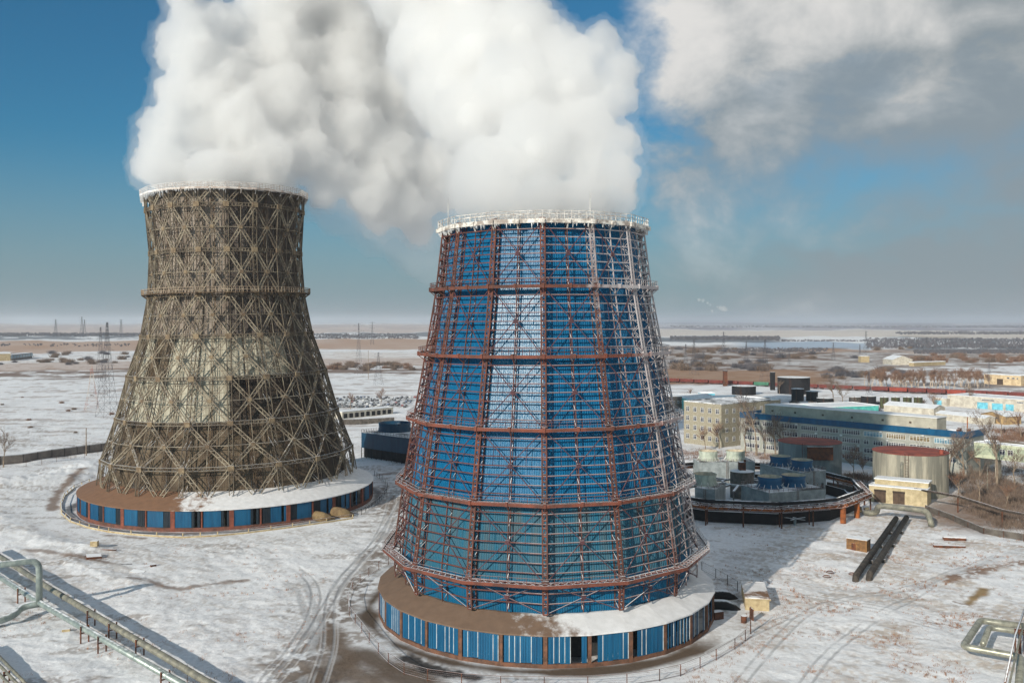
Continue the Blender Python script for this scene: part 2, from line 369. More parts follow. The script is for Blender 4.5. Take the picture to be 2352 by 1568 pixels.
gm = bpy.data.meshes.new('ground'); gm.vertices.add(len(vs)); gm.vertices.foreach_set('co', vs.ravel())
gm.loops.add(fa.size); gm.loops.foreach_set('vertex_index', fa.ravel().astype(np.int32)); gm.polygons.add(len(fa))
gm.polygons.foreach_set('loop_start', np.arange(0, fa.size, 4, dtype=np.int32)); gm.polygons.foreach_set('use_smooth', np.ones(len(fa), bool))
gm.update(calc_edges=True); gm.validate()
at = gm.color_attributes.new('cover', 'FLOAT_COLOR', 'POINT')
at.data.foreach_set('color', np.concatenate([col.reshape(-1, 3), np.ones((nr * na, 1))], 1).ravel().astype(np.float32))
ground = bpy.data.objects.new('ground', gm); COL.objects.link(ground); ground['kind'] = 'structure'
m = bpy.data.materials.new('snowy_ground'); m.use_nodes = True; nt = m.node_tree; N = nt.nodes; L = nt.links
bs = N['Principled BSDF']; bs.inputs['Roughness'].default_value = .85; bs.inputs['Specular IOR Level'].default_value = .15
va = N.new('ShaderNodeVertexColor'); va.layer_name = 'cover'
g2 = N.new('ShaderNodeNewGeometry'); nn = N.new('ShaderNodeTexNoise'); nn.inputs['Scale'].default_value = 1.3; nn.inputs['Detail'].default_value = 8; nn.inputs['Roughness'].default_value = .7
L.new(g2.outputs['Position'], nn.inputs['Vector'])
mr = N.new('ShaderNodeMapRange'); L.new(nn.outputs[0], mr.inputs[0]); mr.inputs['From Min'].default_value = .3; mr.inputs['From Max'].default_value = .7; mr.inputs['To Min'].default_value = .80; mr.inputs['To Max'].default_value = 1.06
vm = N.new('ShaderNodeVectorMath'); vm.operation = 'SCALE'; L.new(va.outputs[0], vm.inputs[0]); L.new(mr.outputs[0], vm.inputs['Scale'])
L.new(vm.outputs[0], bs.inputs['Base Color'])
bp = N.new('ShaderNodeBump'); bp.inputs['Strength'].default_value = .55; bp.inputs['Distance'].default_value = .3
L.new(nn.outputs[0], bp.inputs['Height']); L.new(bp.outputs[0], bs.inputs['Normal'])
gm.materials.append(m)
# ------------------------------------------------------------------ tower helpers
def fit_center(xl, xr, yfront):
    a, b = math.atan((xl - HX) / F), math.atan((xr - HX) / F); th, al = (a + b) / 2, (b - a) / 2
    D = H * F / (yfront - HY) / (math.cos(th) * (1 - math.sin(al)))
    return D, th, D * math.sin(al)
def level(D, th, xl, xr, y):
    al = (math.atan((xr - HX) / F) - math.atan((xl - HX) / F)) / 2; R = D * math.sin(al)
    return R, H + (HY - y) * (D - R) * math.cos(th) / F
def P3(r, phi, z): return Vector((r * math.sin(phi), -r * math.cos(phi), z))
def sub(a, b, n): return [a + (b - a) * i / n for i in range(n + 1)]
def lattice(mb, a0, a1, b0, b1, pitch, w, cross=False, up=(0, -1, 0), mi=0):
    "zigzag (or crossed) lacing between chord a0-a1 and chord b0-b1"
    a0, a1, b0, b1 = map(Vector, (a0, a1, b0, b1)); n = max(1, round((a1 - a0).length / pitch))
    for i in range(n):
        p, q = a0.lerp(a1, i / n), a0.lerp(a1, (i + 1) / n); r, s = b0.lerp(b1, i / n), b0.lerp(b1, (i + 1) / n)
        if cross or i % 2 == 0: mb.bar(p, s, w, w, up, mi)
        if cross or i % 2 == 1: mb.bar(r, q, w, w, up, mi)
def corr_panel(mb, A0, B0, A1, B1, nrm, ribs, amp, mi=0):
    "corrugated sheet between bottom edge A0-B0 and top edge A1-B1"
    b = len(mb.v); prof = ((0, 0), (.3, 0), (.5, 1), (.8, 1)); n = ribs * 4
    for i in range(n + 1):
        j = i // 4 + prof[i % 4][0]; t = min(1, j / ribs); o = nrm * (amp * prof[i % 4][1])
        mb.v.append(tuple(A0.lerp(B0, t) + o)); mb.v.append(tuple(A1.lerp(B1, t) + o))
    for i in range(n): mb.f.append((b + 2 * i, b + 2 * i + 2, b + 2 * i + 3, b + 2 * i + 1)); mb.m.append(mi)
def ring_railing(N, R, z, h, per, w=.06, rails=(1.0, .5)):
    m = MB(); s = 2 * math.pi / N
    for k in range(N):
        a, b = P3(R, k * s, z), P3(R, (k + 1) * s, z)
        for i in range(per):
            p = a.lerp(b, i / per); m.bar(p, p + Vector((0, 0, h)), w, w, (0, 1, 0))
        for q in rails: m.bar(a + Vector((0, 0, h * q)), b + Vector((0, 0, h * q)), w, w)
    return m
def ring_copies(o, N, kids=(), hide=None):
    out = [o]
    for k in range(1, N): out.append(copy_part(o, 2 * math.pi * k / N + o.rotation_euler.z, kids))
    return out

# ------------------------------------------------------------------ the blue tower
D, TH, RB = fit_center(872, 1638, 1534)
BC = (D * math.sin(TH), D * math.cos(TH))
lv = [(910, 1604, 1411), (907, 1607, 1341), (928, 1583, 1159), (951, 1556, 987), (977, 1525, 819), (999.5, 1496, 657), (1014, 1478, 506)]
BL = [level(D, TH, *q) for q in lv]
cache = {}
NB = 14; SB = 2 * math.pi / NB; DEP = 1.75
FR = (BC[0] + 11, 17, 48, 52, .55, 1.15)
rust = mat('rust_red_steel', lin(108, 64, 52), lin(76, 54, 48), scale=.5, rough=.85, snow=.62, snow_soft=.1, frost=FR, coord='World')
rust_girt = mat('rust_red_girt', lin(104, 62, 54), lin(78, 54, 52), scale=.4, rough=.85, snow=.55, frost=(BC[0] + 11, 17, 48, 52, .55, 1.15), coord='World')
snow_cap = mat('snow_capped_girt', lin(110, 66, 58), lin(84, 56, 54), scale=.4, rough=.85, frost=(BC[0] - 7, 9, 45, 200, .2, .9), coord='World')
brace_m = mat('purple_brown_brace', lin(88, 56, 60), lin(66, 48, 56), scale=.35, rough=.85, snow=.8, coord='World', frost=(BC[0] + 16, 16, 56, 52, .6, 1.3))
rust_plain = mat('orange_rust_steel', lin(120, 68, 54), lin(88, 58, 50), scale=.35, rough=.85, snow=.8, snow_soft=.1, frost=(BC[0] + 14, 16, 52, 52, .6, 1.2), coord='World')
rime = mat('rimed_steel', lin(150, 140, 132), lin(216, 212, 205), scale=.8, rough=.85, snow=.6, frost=(BC[0] + 12, 30, 90, 30, .5, 1.1), coord='World', contrast=(.4, .6))
blue = mat('blue_cladding', (.0005, .112, .25), (.0005, .085, .19), scale=.35, rough=.45, spec=.2, stretch=.06, contrast=(.3, .7))
blue_gloss = mat('glossy_blue_cladding', (.001, .112, .235), (.004, .13, .26), scale=2.6, rough=.28, spec=.6, stretch=.02, contrast=(.4, .6), bump=1.0, bdist=.10)
blue_mid = mat('satin_blue_cladding', (.001, .112, .25), (.004, .13, .27), scale=2.6, rough=.32, spec=.4, stretch=.02, contrast=(.4, .6), bump=1.0, bdist=.12)
blue_fade = mat('faded_blue_cladding', (.016, .115, .19), (.07, .115, .135), scale=.42, rough=.6, spec=.15, stretch=.12, contrast=(.35, .7))
blue_low = mat('lower_blue_cladding', (.001, .10, .21), (.02, .09, .155), scale=.3, rough=.5, spec=.15, stretch=.2, contrast=(.35, .7))
bt = empty('cooling_tower', (BC[0], BC[1], 0), math.atan2(-BC[0], BC[1]), 'blue clad cooling tower with rust red lattice frame and rimed rim, in front', 'cooling tower', 'big steaming cooling towers')
# main columns
mc = MB()
for i in range(len(BL) - 1):
    (r0, z0), (r1, z1) = BL[i], BL[i + 1]
    for sx in (-.42, .42):
        o0, o1 = Vector((sx, -r0, z0)), Vector((sx, -r1, z1)); i0, i1 = Vector((sx, -r0 + DEP, z0)), Vector((sx, -r1 + DEP, z1))
        mc.bar(o0, o1, .22, .26, (1, 0, 0)); mc.bar(i0, i1, .18, .18, (1, 0, 0))
        lattice(mc, o0, o1, i0, i1, 1.6, .09)
    a0, a1, b0, b1 = [Vector((sx, -r, z)) for sx in (-.42, .42) for r, z in ((r0, z0), (r1, z1))]
    n = round((a1 - a0).length / 1.35)
    for j in range(n + 1): mc.bar(a0.lerp(a1, j / n), b0.lerp(b1, j / n), .2, .3)
    lattice(mc, a0, a1, b0, b1, 1.35, .14)
    mc.box((0, -r1 - .05, z1), (1.3, .4, 1.2))
o = mc.build('column', rust, bt); ring_copies(o, NB)
# middle posts of each facet
mc = MB(); ca = math.cos(SB / 2)
for i in range(len(BL) - 1):
    (r0, z0), (r1, z1) = BL[i], BL[i + 1]; r0 *= ca; r1 *= ca
    o0, o1, i0, i1 = Vector((0, -r0 + .1, z0)), Vector((0, -r1 + .1, z1)), Vector((0, -r0 + DEP - .2, z0)), Vector((0, -r1 + DEP - .2, z1))
    mc.bar(o0, o1, .22, .14, (1, 0, 0)); mc.bar(i0, i1, .14, .12, (1, 0, 0)); lattice(mc, o0, o1, i0, i1, 1.5, .09)
o = mc.build('column', rust, bt, rz=SB / 2); ring_copies(o, NB)
# per facet and tier: cladding sheet, girts, crossed braces
for i in range(len(BL) - 1):
    (r0, z0), (r1, z1) = BL[i], BL[i + 1]
    A0, B0, A1, B1 = P3(r0, 0, z0), P3(r0, SB, z0), P3(r1, 0, z1), P3(r1, SB, z1); nrm = P3(1, SB / 2, 0)
    c0, c1 = r0 - DEP, r1 - DEP
    g = MB(); n = 3 if i == 0 else 8
    for j in range(1, n if i else n + 0):
        p, q = A0.lerp(A1, j / n), B0.lerp(B1, j / n); g.bar(p, q, .16, .14, mi=0); u_ = Vector((0, 0, .10)); g.bar(p + u_, q + u_, .17, .06, mi=1)
    go = g.build('girt_frame', [rust_girt, snow_cap], bt); ring_copies(go, NB)
    x = MB(); off = nrm * .14
    m0 = A0.lerp(B1, .5).lerp(B0.lerp(A1, .5), .5)
    for a, b in ((A0, B1), (B0, A1)):
        d = (b - a).normalized(); x.bar(a + off + d * .8, b + off - d * .8, .15, .14, nrm)
    x.box(m0 + off, (.75, .25, .75) if i else (.8, .3, .8), SB / 2)
    if i:
        for t in (.25, .75): p = A0.lerp(A1, .75).lerp(B0.lerp(B1, .75), t) + off; x.bar(p, p - (A1 - A0) * .25, .07, .07, nrm)
    xo = x.build('cross_brace', brace_m, bt); ring_copies(xo, NB)
    for k in range(NB):
        kk = k if k <= 7 else k - 14            # facet k spans column k to k+1, column 0 faces the camera
        mt = blue_fade if i == 1 else (blue_low if i == 0 else (blue_gloss if kk == -1 and i in (3, 4) else blue_mid if (kk == -1 and i in (2, 5)) or (kk == 2 and i == 5) else blue))
        if k and mt in cache: po = copy_part(cache[mt], SB * k)
        else:
            p = MB(); A, B = P3(c0, 0, z0 - (.6 if i == 0 else 0)), P3(c0, SB, z0 - (.6 if i == 0 else 0)); E, Fv = P3(c1, 0, z1 + (.3 if i == 5 else 0)), P3(c1, SB, z1 + (.3 if i == 5 else 0))
            corr_panel(p, A, B, E, Fv, nrm, int((B - A).length / .46), .09)
            po = p.build('cladding_panel', mt, bt, rz=SB * k); cache = {} if k == 0 else cache; cache[mt] = po
        if i == 1: po['label'] = 'faded greyish blue cladding panel'
# ring galleries at every band
for i, wd in ((1, 2.3), (2, 1.45), (3, 1.35), (4, 1.5), (5, 1.3)):
    r, z = BL[i]; m = MB(); e = .32
    m.lathe([(r + wd, z - e), (r + wd + .12, z - e), (r + wd + .12, z + e), (r + wd, z + e), (r + wd, z - e)], NB)
    m.lathe([(r + .05, z - .2), (r + .3, z - .2), (r + .3, z + .2), (r + .05, z + .2), (r + .05, z - .2)], NB)
    for k in range(NB):
        n = 10 if i == 1 else 8
        a0, a1, b0, b1 = P3(r + .2, k * SB, z + .1), P3(r + .2, (k + 1) * SB, z + .1), P3(r + wd, k * SB, z + .1), P3(r + wd, (k + 1) * SB, z + .1)
        lattice(m, a0, a1, b0, b1, (a1 - a0).length / n, .13 if i == 1 else .1, cross=(i == 1), up=(0, 0, 1))
        for q in (0, .5): m.bar(P3(r - .1, k * SB, z - 1.5).lerp(P3(r - .1, (k + 1) * SB, z - 1.5), q), b0.lerp(b1, q) - Vector((0, 0, .4)), .16, .16)
        if i != 1:
            for t in (0, .5): m.box(b0.lerp(b1, t) * 1 + Vector((0, 0, .0)), (.5, .5, .9), k * SB)
    go = m.build('ring_gallery', rust_plain if i not in (5,) else rust, bt)
    rr = ring_railing(NB, r + wd, z + e, 1.15, 9, .07); ro = rr.build('railing', rust, go)
# rim: deck, rime crust, railing, lightning rods
r, z = BL[6]; m = MB()
m.lathe([(r - DEP - .3, z - .1), (r + 1.0, z - .1), (r + 1.0, z + .35), (r + 1.1, z + .35), (r + 1.1, z - .5), (r + .9, z - .5), (r + .9, z - .15), (r - DEP - .3, z - .15)], NB)
for k in range(NB * 2):
    p = P3(r, k * SB / 2, z) * (1 if k % 2 == 0 else ca); p.z = z; q = p.normalized(); q = Vector((p.x, p.y, 0)).normalized()
    m.bar(p - Vector((0, 0, 1.7)), p + q * 1.0 - Vector((0, 0, .3)), .22, .22); m.box(p + q * 1.0 - Vector((0, 0, .2)), (.9, .9, .8), k * SB / 2)
dk = m.build('rim_deck', rime, bt)
ring_railing(NB, r + 1.0, z + .35, 1.5, 7, .1, (1.0, .55)).build('railing', rime, dk)
ring_railing(NB, r - DEP + .2, z + .35, 1.3, 7, .08, (1.0, .5)).build('railing', rime, dk)
ice = MB(); rnd = random.Random(4)
icem = mat('rime_ice', (.72, .73, .74), (.5, .5, .5), scale=1.5, rough=.6, bump=.6)
for k in range(NB):
    a, b = P3(r + .98, k * SB, z), P3(r + .98, (k + 1) * SB, z); n = 26
    for j in range(n):
        p, q = a.lerp(b, j / n), a.lerp(b, (j + 1) / n); d = .35 + abs(rnd.gauss(0, .45)); hh = Vector((0, 0, .25)); md = (p + q) / 2 - Vector((0, 0, d)); inn = Vector((p.x, p.y, 0)).normalized() * .35
        ice.add([p + hh, q + hh, md, p - inn + hh, q - inn + hh, md - inn], [(0, 2, 1), (3, 4, 5), (0, 3, 5, 2), (1, 2, 5, 4), (0, 1, 4, 3)])
ice.build('rime_crust', icem, bt)
for ph in (-1.02, .42):
    m = MB(); p = P3(r + .9, ph, z + .3); m.tube([p, p + Vector((0, 0, 3.2)), p + Vector((0, 0, 5.8))], [.09, .06, .02], 5); m.build('lightning_rod', rime, bt)
m = MB(); m.lathe([(BL[0][0] - DEP - .7, 6), (BL[1][0] - DEP - .7, BL[1][1]), (BL[6][0] - DEP - .6, z)], NB); m.build('inner_lining', mat('dark_lining', (.10, .11, .12), rough=.9), bt)

# skirt building round the foot
def skirt(parent, N, R, zt, rin, zin, sub_, wallm, postm, roofm, plinthm, style, wr):
    s = 2 * math.pi / N
    m = MB(); n = N * 2 if style == 'blue' else N * 4
    m.lathe([(R + .35, zt - .25), (R + .45, zt - .25), (R + .45, zt + .02), (rin, zin), (rin - .6, zin)], n)
    m.build('skirt_roof', roofm, parent)
    m = MB(); m.lathe([(R - .3, .0), (R + .25, .0), (R + .25, .75 if style == 'blue' else 1.15), (R - .3, .75 if style == 'blue' else 1.15)], n); m.build('plinth', plinthm, parent)
    m = MB(); m.lathe([(R - 5, 0), (R - 5, zt + 1)], n); m.build('shade_backing', mat('interior_shade', (.03, .033, .035), (.06, .06, .055), rough=.9), parent)  # added dark cylinder standing in for the shade behind the slats
    rnd = random.Random(11)
    post = MB(); post.box((0, -R + .05, zt / 2), (.75 if style == 'blue' else 1.3, .6, zt)); po = post.build('skirt_post', postm, parent)
    for k in range(1, N): copy_part(po, k * s)
    ap = 1
    post = MB(); post.box((0, -R * ap + .05, zt / 2), (.6 if style == 'blue' else .4, .5, zt)); po = post.build('skirt_post', postm, parent, rz=s / 2)
    for k in range(1, N): copy_part(po, k * s + s / 2)
    for b in range(2 * N):
        k = b // 2
        a, e = P3(R, b * s / 2, 0), P3(R, (b + 1) * s / 2, 0)
        t0, t1 = 0, 1
        p, q = a.lerp(e, t0), a.lerp(e, t1); d = (q - p); Ln = d.length; d.normalize(); nrm = Vector((-d.y, d.x, 0)); 
        if nrm.dot(p) < 0: nrm = -nrm
        phi = math.atan2((p.x + q.x) / 2, -(p.y + q.y) / 2); rzz = math.atan2(d.y, d.x)
        m = MB(); margin = .5; ns = 7 if style == 'blue' else 9; wd = (Ln - 2 * margin) / ns
        for i in range(ns):
            c = p + d * (margin + (i + .5) * wd); lo, hi = (.8, zt - .25) if style == 'blue' else (1.2, zt - .3)
            if style == 'blue':
                openb = phi > .75 or phi < -2.6; gone = (phi > .85 and rnd.random() < .45) or (abs(phi - .12) < .06 and i in (4, 5)) or (abs(phi - .43) < .2 and i in (0,) and rnd.random() < .8)
                if gone: continue
                dz = rnd.uniform(-.12, .1)
                m.box((c.x + nrm.x * .1, c.y + nrm.y * .1, (lo + hi) / 2 + dz), (wd * .93, .08, hi - lo), rzz + (rnd.uniform(.2, .5) if openb else 0))
                m.box((c.x + nrm.x * .17, c.y + nrm.y * .17, (lo + hi) / 2 + dz), (.06, .08, hi - lo - .4), rzz)
                if rnd.random() < .6:
                    f = c + d * wd * .5; m.box((f.x + nrm.x * .16, f.y + nrm.y * .16, (lo + hi) / 2 + dz), (.11, .10, hi - lo - .3), rzz, mi=1)
            else:
                dark = (phi < .1 and i >= 6) or (phi >= .1 and i < 3) or phi > 1.3 and rnd.random() < .5
                if abs(phi - .0) < .35 and i == 7: continue
                if phi > .5 and rnd.random() < .25: continue
                m.box((c.x + nrm.x * (.1 if not dark else -.05), c.y + nrm.y * (.1 if not dark else -.05), (lo + hi) / 2), (wd * (.95 if not dark else .86), .08, hi - lo), rzz, mi=2 if dark else 0)
                m.box((c.x + nrm.x * .17, c.y + nrm.y * .17, (lo + hi) / 2), (.05, .06, hi - lo - .3), rzz, mi=2 if dark else 0)
        if m.v: m.build('skirt_panel', wallm, parent)
slat = mat('blue_slat', (.006, .105, .22), (.004, .07, .16), scale=.5, rough=.5, stretch=.15, spec=.35, snow=.8)
slat_gap_shade = mat('gap_shade', (.012, .022, .035), (.02, .03, .04), rough=.6)  # dark slats paint the shade of the skirt's open gaps
white_trim = mat('frosted_trim', (.62, .66, .68), (.4, .42, .42), rough=.7)
post_br = mat('brown_post', lin(120, 84, 66), lin(86, 66, 56), scale=.8, rough=.9)
def roof_mat(name, cx, cy, browndir, thr, brown, soft=.12):
    m = bpy.data.materials.new(name); m.use_nodes = True; nt = m.node_tree; N = nt.nodes; L = nt.links; bs = N['Principled BSDF']; bs.inputs['Roughness'].default_value = .85
    g = N.new('ShaderNodeNewGeometry'); v = N.new('ShaderNodeVectorMath'); v.operation = 'SUBTRACT'; L.new(g.outputs['Position'], v.inputs[0]); v.inputs[1].default_value = (cx, cy, 0)
    d = N.new('ShaderNodeVectorMath'); d.operation = 'DOT_PRODUCT'; L.new(v.outputs[0], d.inputs[0]); d.inputs[1].default_value = browndir
    n1 = N.new('ShaderNodeTexNoise'); n1.inputs['Scale'].default_value = .22; n1.inputs['Detail'].default_value = 7; n1.inputs['Roughness'].default_value = .65; L.new(g.outputs['Position'], n1.inputs['Vector'])
    ad = N.new('ShaderNodeMath'); ad.operation = 'MULTIPLY_ADD'; L.new(n1.outputs[0], ad.inputs[0]); ad.inputs[1].default_value = 1.1; L.new(d.outputs['Value'], ad.inputs[2])
    mr = N.new('ShaderNodeMapRange'); mr.interpolation_type = 'SMOOTHSTEP'; L.new(ad.outputs[0], mr.inputs[0]); mr.inputs['From Min'].default_value = thr + .55 - soft; mr.inputs['From Max'].default_value = thr + .55 + soft
    n2 = N.new('ShaderNodeTexNoise'); n2.inputs['Scale'].default_value = .6; n2.inputs['Detail'].default_value = 8; L.new(g.outputs['Position'], n2.inputs['Vector'])
    b1 = N.new('ShaderNodeMix'); b1.data_type = 'RGBA'; L.new(n2.outputs[0], b1.inputs[0]); b1.inputs[6].default_value = (*brown, 1); b1.inputs[7].default_value = (*[c * .55 for c in brown], 1)
    mx = N.new('ShaderNodeMix'); mx.data_type = 'RGBA'; L.new(mr.outputs[0], mx.inputs[0]); sm = N.new('ShaderNodeMix'); sm.data_type = 'RGBA'; L.new(n2.outputs[0], sm.inputs[0]); sm.inputs[6].default_value = (.52, .52, .52, 1); sm.inputs[7].default_value = (.82, .82, .84, 1); L.new(sm.outputs[2], mx.inputs[6]); L.new(b1.outputs[2], mx.inputs[7]); L.new(mx.outputs[2], bs.inputs['Base Color'])
    bp = N.new('ShaderNodeBump'); bp.inputs['Strength'].default_value = .3; bp.inputs['Distance'].default_value = .25; L.new(n2.outputs[0], bp.inputs['Height']); L.new(bp.outputs[0], bs.inputs['Normal'])
    return m
zt = H - 720 * (D - RB) * math.cos(TH) / F
rsh = BL[0][0] - DEP
broof = roof_mat('blue_tower_skirt_roof', BC[0], BC[1], (-.0285, -.010, 0), .36, lin(126, 102, 84))
skirt(bt, NB, RB, zt, rsh + .25, H - 672 * (D - rsh) / F, 2, [slat, white_trim, slat_gap_shade], post_br, broof, post_br, 'blue', 0)

# ------------------------------------------------------------------ the brown lattice tower
D2, TH2, RB2 = fit_center(178, 855, 1217)
LC = (D2 * math.sin(TH2), D2 * math.cos(TH2))
lv = [(219, 818, 1139), (230, 811, 1077), (262, 776, 973), (289, 750, 869), (318, 716, 772), (333, 696, 675), (338, 690, 573), (328, 695, 469), (325, 697, 432)]
LL = [level(D2, TH2, *q) for q in lv]
NL = 18; SL = 2 * math.pi / NL
brn = mat('olive_brown_steel', lin(116, 106, 90), lin(72, 63, 55), scale=.28, rough=.85, snow=.8, snow_soft=.1, coord='World', contrast=(.35, .65))
brc = mat('tan_brace_steel', lin(148, 138, 120), lin(98, 87, 75), scale=.28, rough=.85, snow=.8, snow_soft=.1, coord='World', contrast=(.35, .65))
brn_d = mat('brown_steel', lin(104, 86, 64), lin(68, 53, 42), scale=.3, rough=.85, snow=.78, snow_soft=.12, coord='World')
yel = mat('ochre_gusset', lin(138, 122, 98), lin(100, 84, 68), scale=.5, rough=.85, snow=.7, coord='World')
pale = mat('pale_cladding', lin(178, 174, 158), lin(140, 134, 118), scale=.25, rough=.85, stretch=.12)
greyc = mat('grey_brown_cladding', lin(150, 140, 130), lin(114, 102, 92), scale=.25, rough=.85, stretch=.15)
greyd = mat('shade_grey_cladding', lin(104, 96, 90), lin(74, 66, 62), scale=.25, rough=.85, stretch=.15)  # for right-hand facets: shade of the unlit side put into the colour
brownc = mat('brown_cladding', lin(108, 95, 78), lin(72, 61, 50), scale=.22, rough=.88, stretch=.3, contrast=(.3, .65))
darkc = mat('sooty_cladding', lin(72, 63, 54), lin(50, 44, 40), scale=.25, rough=.88, stretch=.2)
lt = empty('cooling_tower', (LC[0], LC[1], 0), math.atan2(-LC[0], LC[1]), 'waisted brown lattice cooling tower with stained pale cladding, farther away', 'cooling tower', 'big steaming cooling towers')
dep = lambda z: 3.9 - 1.2 * min(1, z / 60)
mc = MB(); mm = MB(); ca = math.cos(SL / 2)
for i in range(len(LL) - 1):
    (r0, z0), (r1, z1) = LL[i], LL[i + 1]; d0, d1 = dep(z0), dep(z1)
    for sx in (-.65, .65):
        o0, o1 = Vector((sx, -r0, z0)), Vector((sx, -r1, z1)); i0, i1 = Vector((sx, -r0 + d0, z0)), Vector((sx, -r1 + d1, z1))
        mc.bar(o0, o1, .24, .24, (1, 0, 0)); mc.bar(i0, i1, .2, .2, (1, 0, 0)); lattice(mc, o0, o1, i0, i1, 2.8, .11)
    a0, a1, b0, b1 = [Vector((sx, -r, z)) for sx in (-.65, .65) for r, z in ((r0, z0), (r1, z1))]
    lattice(mc, a0, a1, b0, b1, 1.4, .11)
    if i < 7: mc.box((0, -r1 - .1, z1), (1.8, .5, 1.6), mi=1)
    q0, q1 = r0 * ca, r1 * ca
    for sx in (-.35, .35):
        o0, o1 = Vector((sx, -q0 + d0 * .45, z0)), Vector((sx, -q1 + d1 * .45, z1)); i0, i1 = Vector((sx, -q0 + d0, z0)), Vector((sx, -q1 + d1, z1))
        mm.bar(o0, o1, .13, .13, (1, 0, 0)); mm.bar(i0, i1, .13, .13, (1, 0, 0)); lattice(mm, o0, o1, i0, i1, 2.6, .08)
    if i < 2: lattice(mm, Vector((-.35, -q0 + d0 * .45, z0)), Vector((-.35, -q1 + d1 * .45, z1)), Vector((.35, -q0 + d0 * .45, z0)), Vector((.35, -q1 + d1 * .45, z1)), 1.8, .08)
ring_copies(mc.build('column', [brn, yel], lt), NL); ring_copies(mm.build('column', brn_d, lt, rz=SL / 2), NL)
def truss(m, a, b, nrm, w=1.0, c=.27, pitch=1.5):
    d = (b - a).normalized(); s = d.cross(nrm).normalized() * w / 2
    for q in (-1, 1): m.bar(a + s * q, b + s * q, c, .3, nrm)
    lattice(m, a - s, b - s, a + s, b + s, pitch, .14, up=nrm)
cachep = {}
for i in range(len(LL) - 1):
    (r0, z0), (r1, z1) = LL[i], LL[i + 1]; d0, d1 = dep(z0), dep(z1); nrm = P3(1, SL / 2, 0)
    A0, B0, A1, B1 = P3(r0, 0, z0), P3(r0, SL, z0), P3(r1, 0, z1), P3(r1, SL, z1)
    x = MB()
    if i == 0:
        Mn = A0.lerp(B0, .5); truss(x, A1, Mn.lerp(A0, .12), nrm, 1.1, .28); truss(x, B1, Mn.lerp(B0, .12), nrm, 1.1, .28)
    elif i == 7:
        Mn = A1.lerp(B1, .5); truss(x, A0, Mn, nrm, .9); truss(x, B0, Mn, nrm, .9); x.box(Mn, (1.6, .5, 1.2), SL / 2, mi=1)
    else:
        Mn = A0.lerp(B1, .5).lerp(B0.lerp(A1, .5), .5)
        for a in (A0, B0, A1, B1): truss(x, a, Mn, nrm, 1.0)
        x.box(Mn + nrm * .12, (1.1, .45, 1.1), SL / 2, mi=1)
        x.bar(Mn, Mn - nrm * 3.2, .3, .3); hA, hB = A0.lerp(A1, .5), B0.lerp(B1, .5)
        x.bar(hA, hB, .2, .2); x.bar(A0.lerp(B0, .5), A1.lerp(B1, .5), .15, .15, nrm)
        for t in (.25, .75): x.bar(hA.lerp(hB, t), A1.lerp(B1, t) if t < .5 else A1.lerp(B1, t), .1, .1, nrm)
    ring_copies(x.build('diagonal_brace', [brc, yel], lt), NL)
    zones = {}
    for k in range(NL if i != 1 else 0):
        kk = k if k <= 9 else k - NL
        if i in (0, 1): mt = brownc if kk < 2 else darkc
        elif i == 2: mt = pale if kk < 0 else darkc
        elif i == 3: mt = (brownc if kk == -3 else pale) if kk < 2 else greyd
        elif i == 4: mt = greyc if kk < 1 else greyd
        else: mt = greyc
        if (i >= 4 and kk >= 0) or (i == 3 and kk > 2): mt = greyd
        key = (i, mt.name)
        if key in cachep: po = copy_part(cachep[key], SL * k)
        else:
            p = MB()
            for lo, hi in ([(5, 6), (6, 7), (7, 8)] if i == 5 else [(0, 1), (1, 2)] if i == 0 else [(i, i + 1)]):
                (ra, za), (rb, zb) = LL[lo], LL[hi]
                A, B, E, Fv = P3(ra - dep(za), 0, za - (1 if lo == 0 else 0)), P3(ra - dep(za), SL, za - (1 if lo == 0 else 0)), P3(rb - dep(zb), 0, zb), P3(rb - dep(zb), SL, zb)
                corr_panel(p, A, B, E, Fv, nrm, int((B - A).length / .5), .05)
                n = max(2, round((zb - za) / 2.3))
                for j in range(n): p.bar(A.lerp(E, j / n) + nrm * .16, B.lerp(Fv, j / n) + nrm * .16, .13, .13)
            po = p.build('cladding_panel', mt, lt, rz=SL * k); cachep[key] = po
        if mt is darkc: po['label'] = 'soot dark cladding panel'
        elif mt is brownc: po['label'] = 'brown stained cladding panel'
    if i == 5: break
for i in range(6, 8):      # remaining diagonals above the waist
    (r0, z0), (r1, z1) = LL[i], LL[i + 1]; nrm = P3(1, SL / 2, 0)
    A0, B0, A1, B1 = P3(r0, 0, z0), P3(r0, SL, z0), P3(r1, 0, z1), P3(r1, SL, z1); x = MB()
    if i == 7:
        Mn = A1.lerp(B1, .5); truss(x, A0, Mn, nrm, .9); truss(x, B0, Mn, nrm, .9); x.box(Mn, (1.6, .5, 1.2), SL / 2, mi=1)
    else:
        Mn = A0.lerp(B1, .5).lerp(B0.lerp(A1, .5), .5)
        for a in (A0, B0, A1, B1): truss(x, a, Mn, nrm, .95)
        x.box(Mn + nrm * .12, (1.1, .45, 1.1), SL / 2, mi=1); x.bar(Mn, Mn - nrm * 2.6, .3, .3)
        hA, hB = A0.lerp(A1, .5), B0.lerp(B1, .5); x.bar(hA, hB, .2, .2); x.bar(A0.lerp(B0, .5), A1.lerp(B1, .5), .15, .15, nrm)
    ring_copies(x.build('diagonal_brace', [brc, yel], lt), NL)
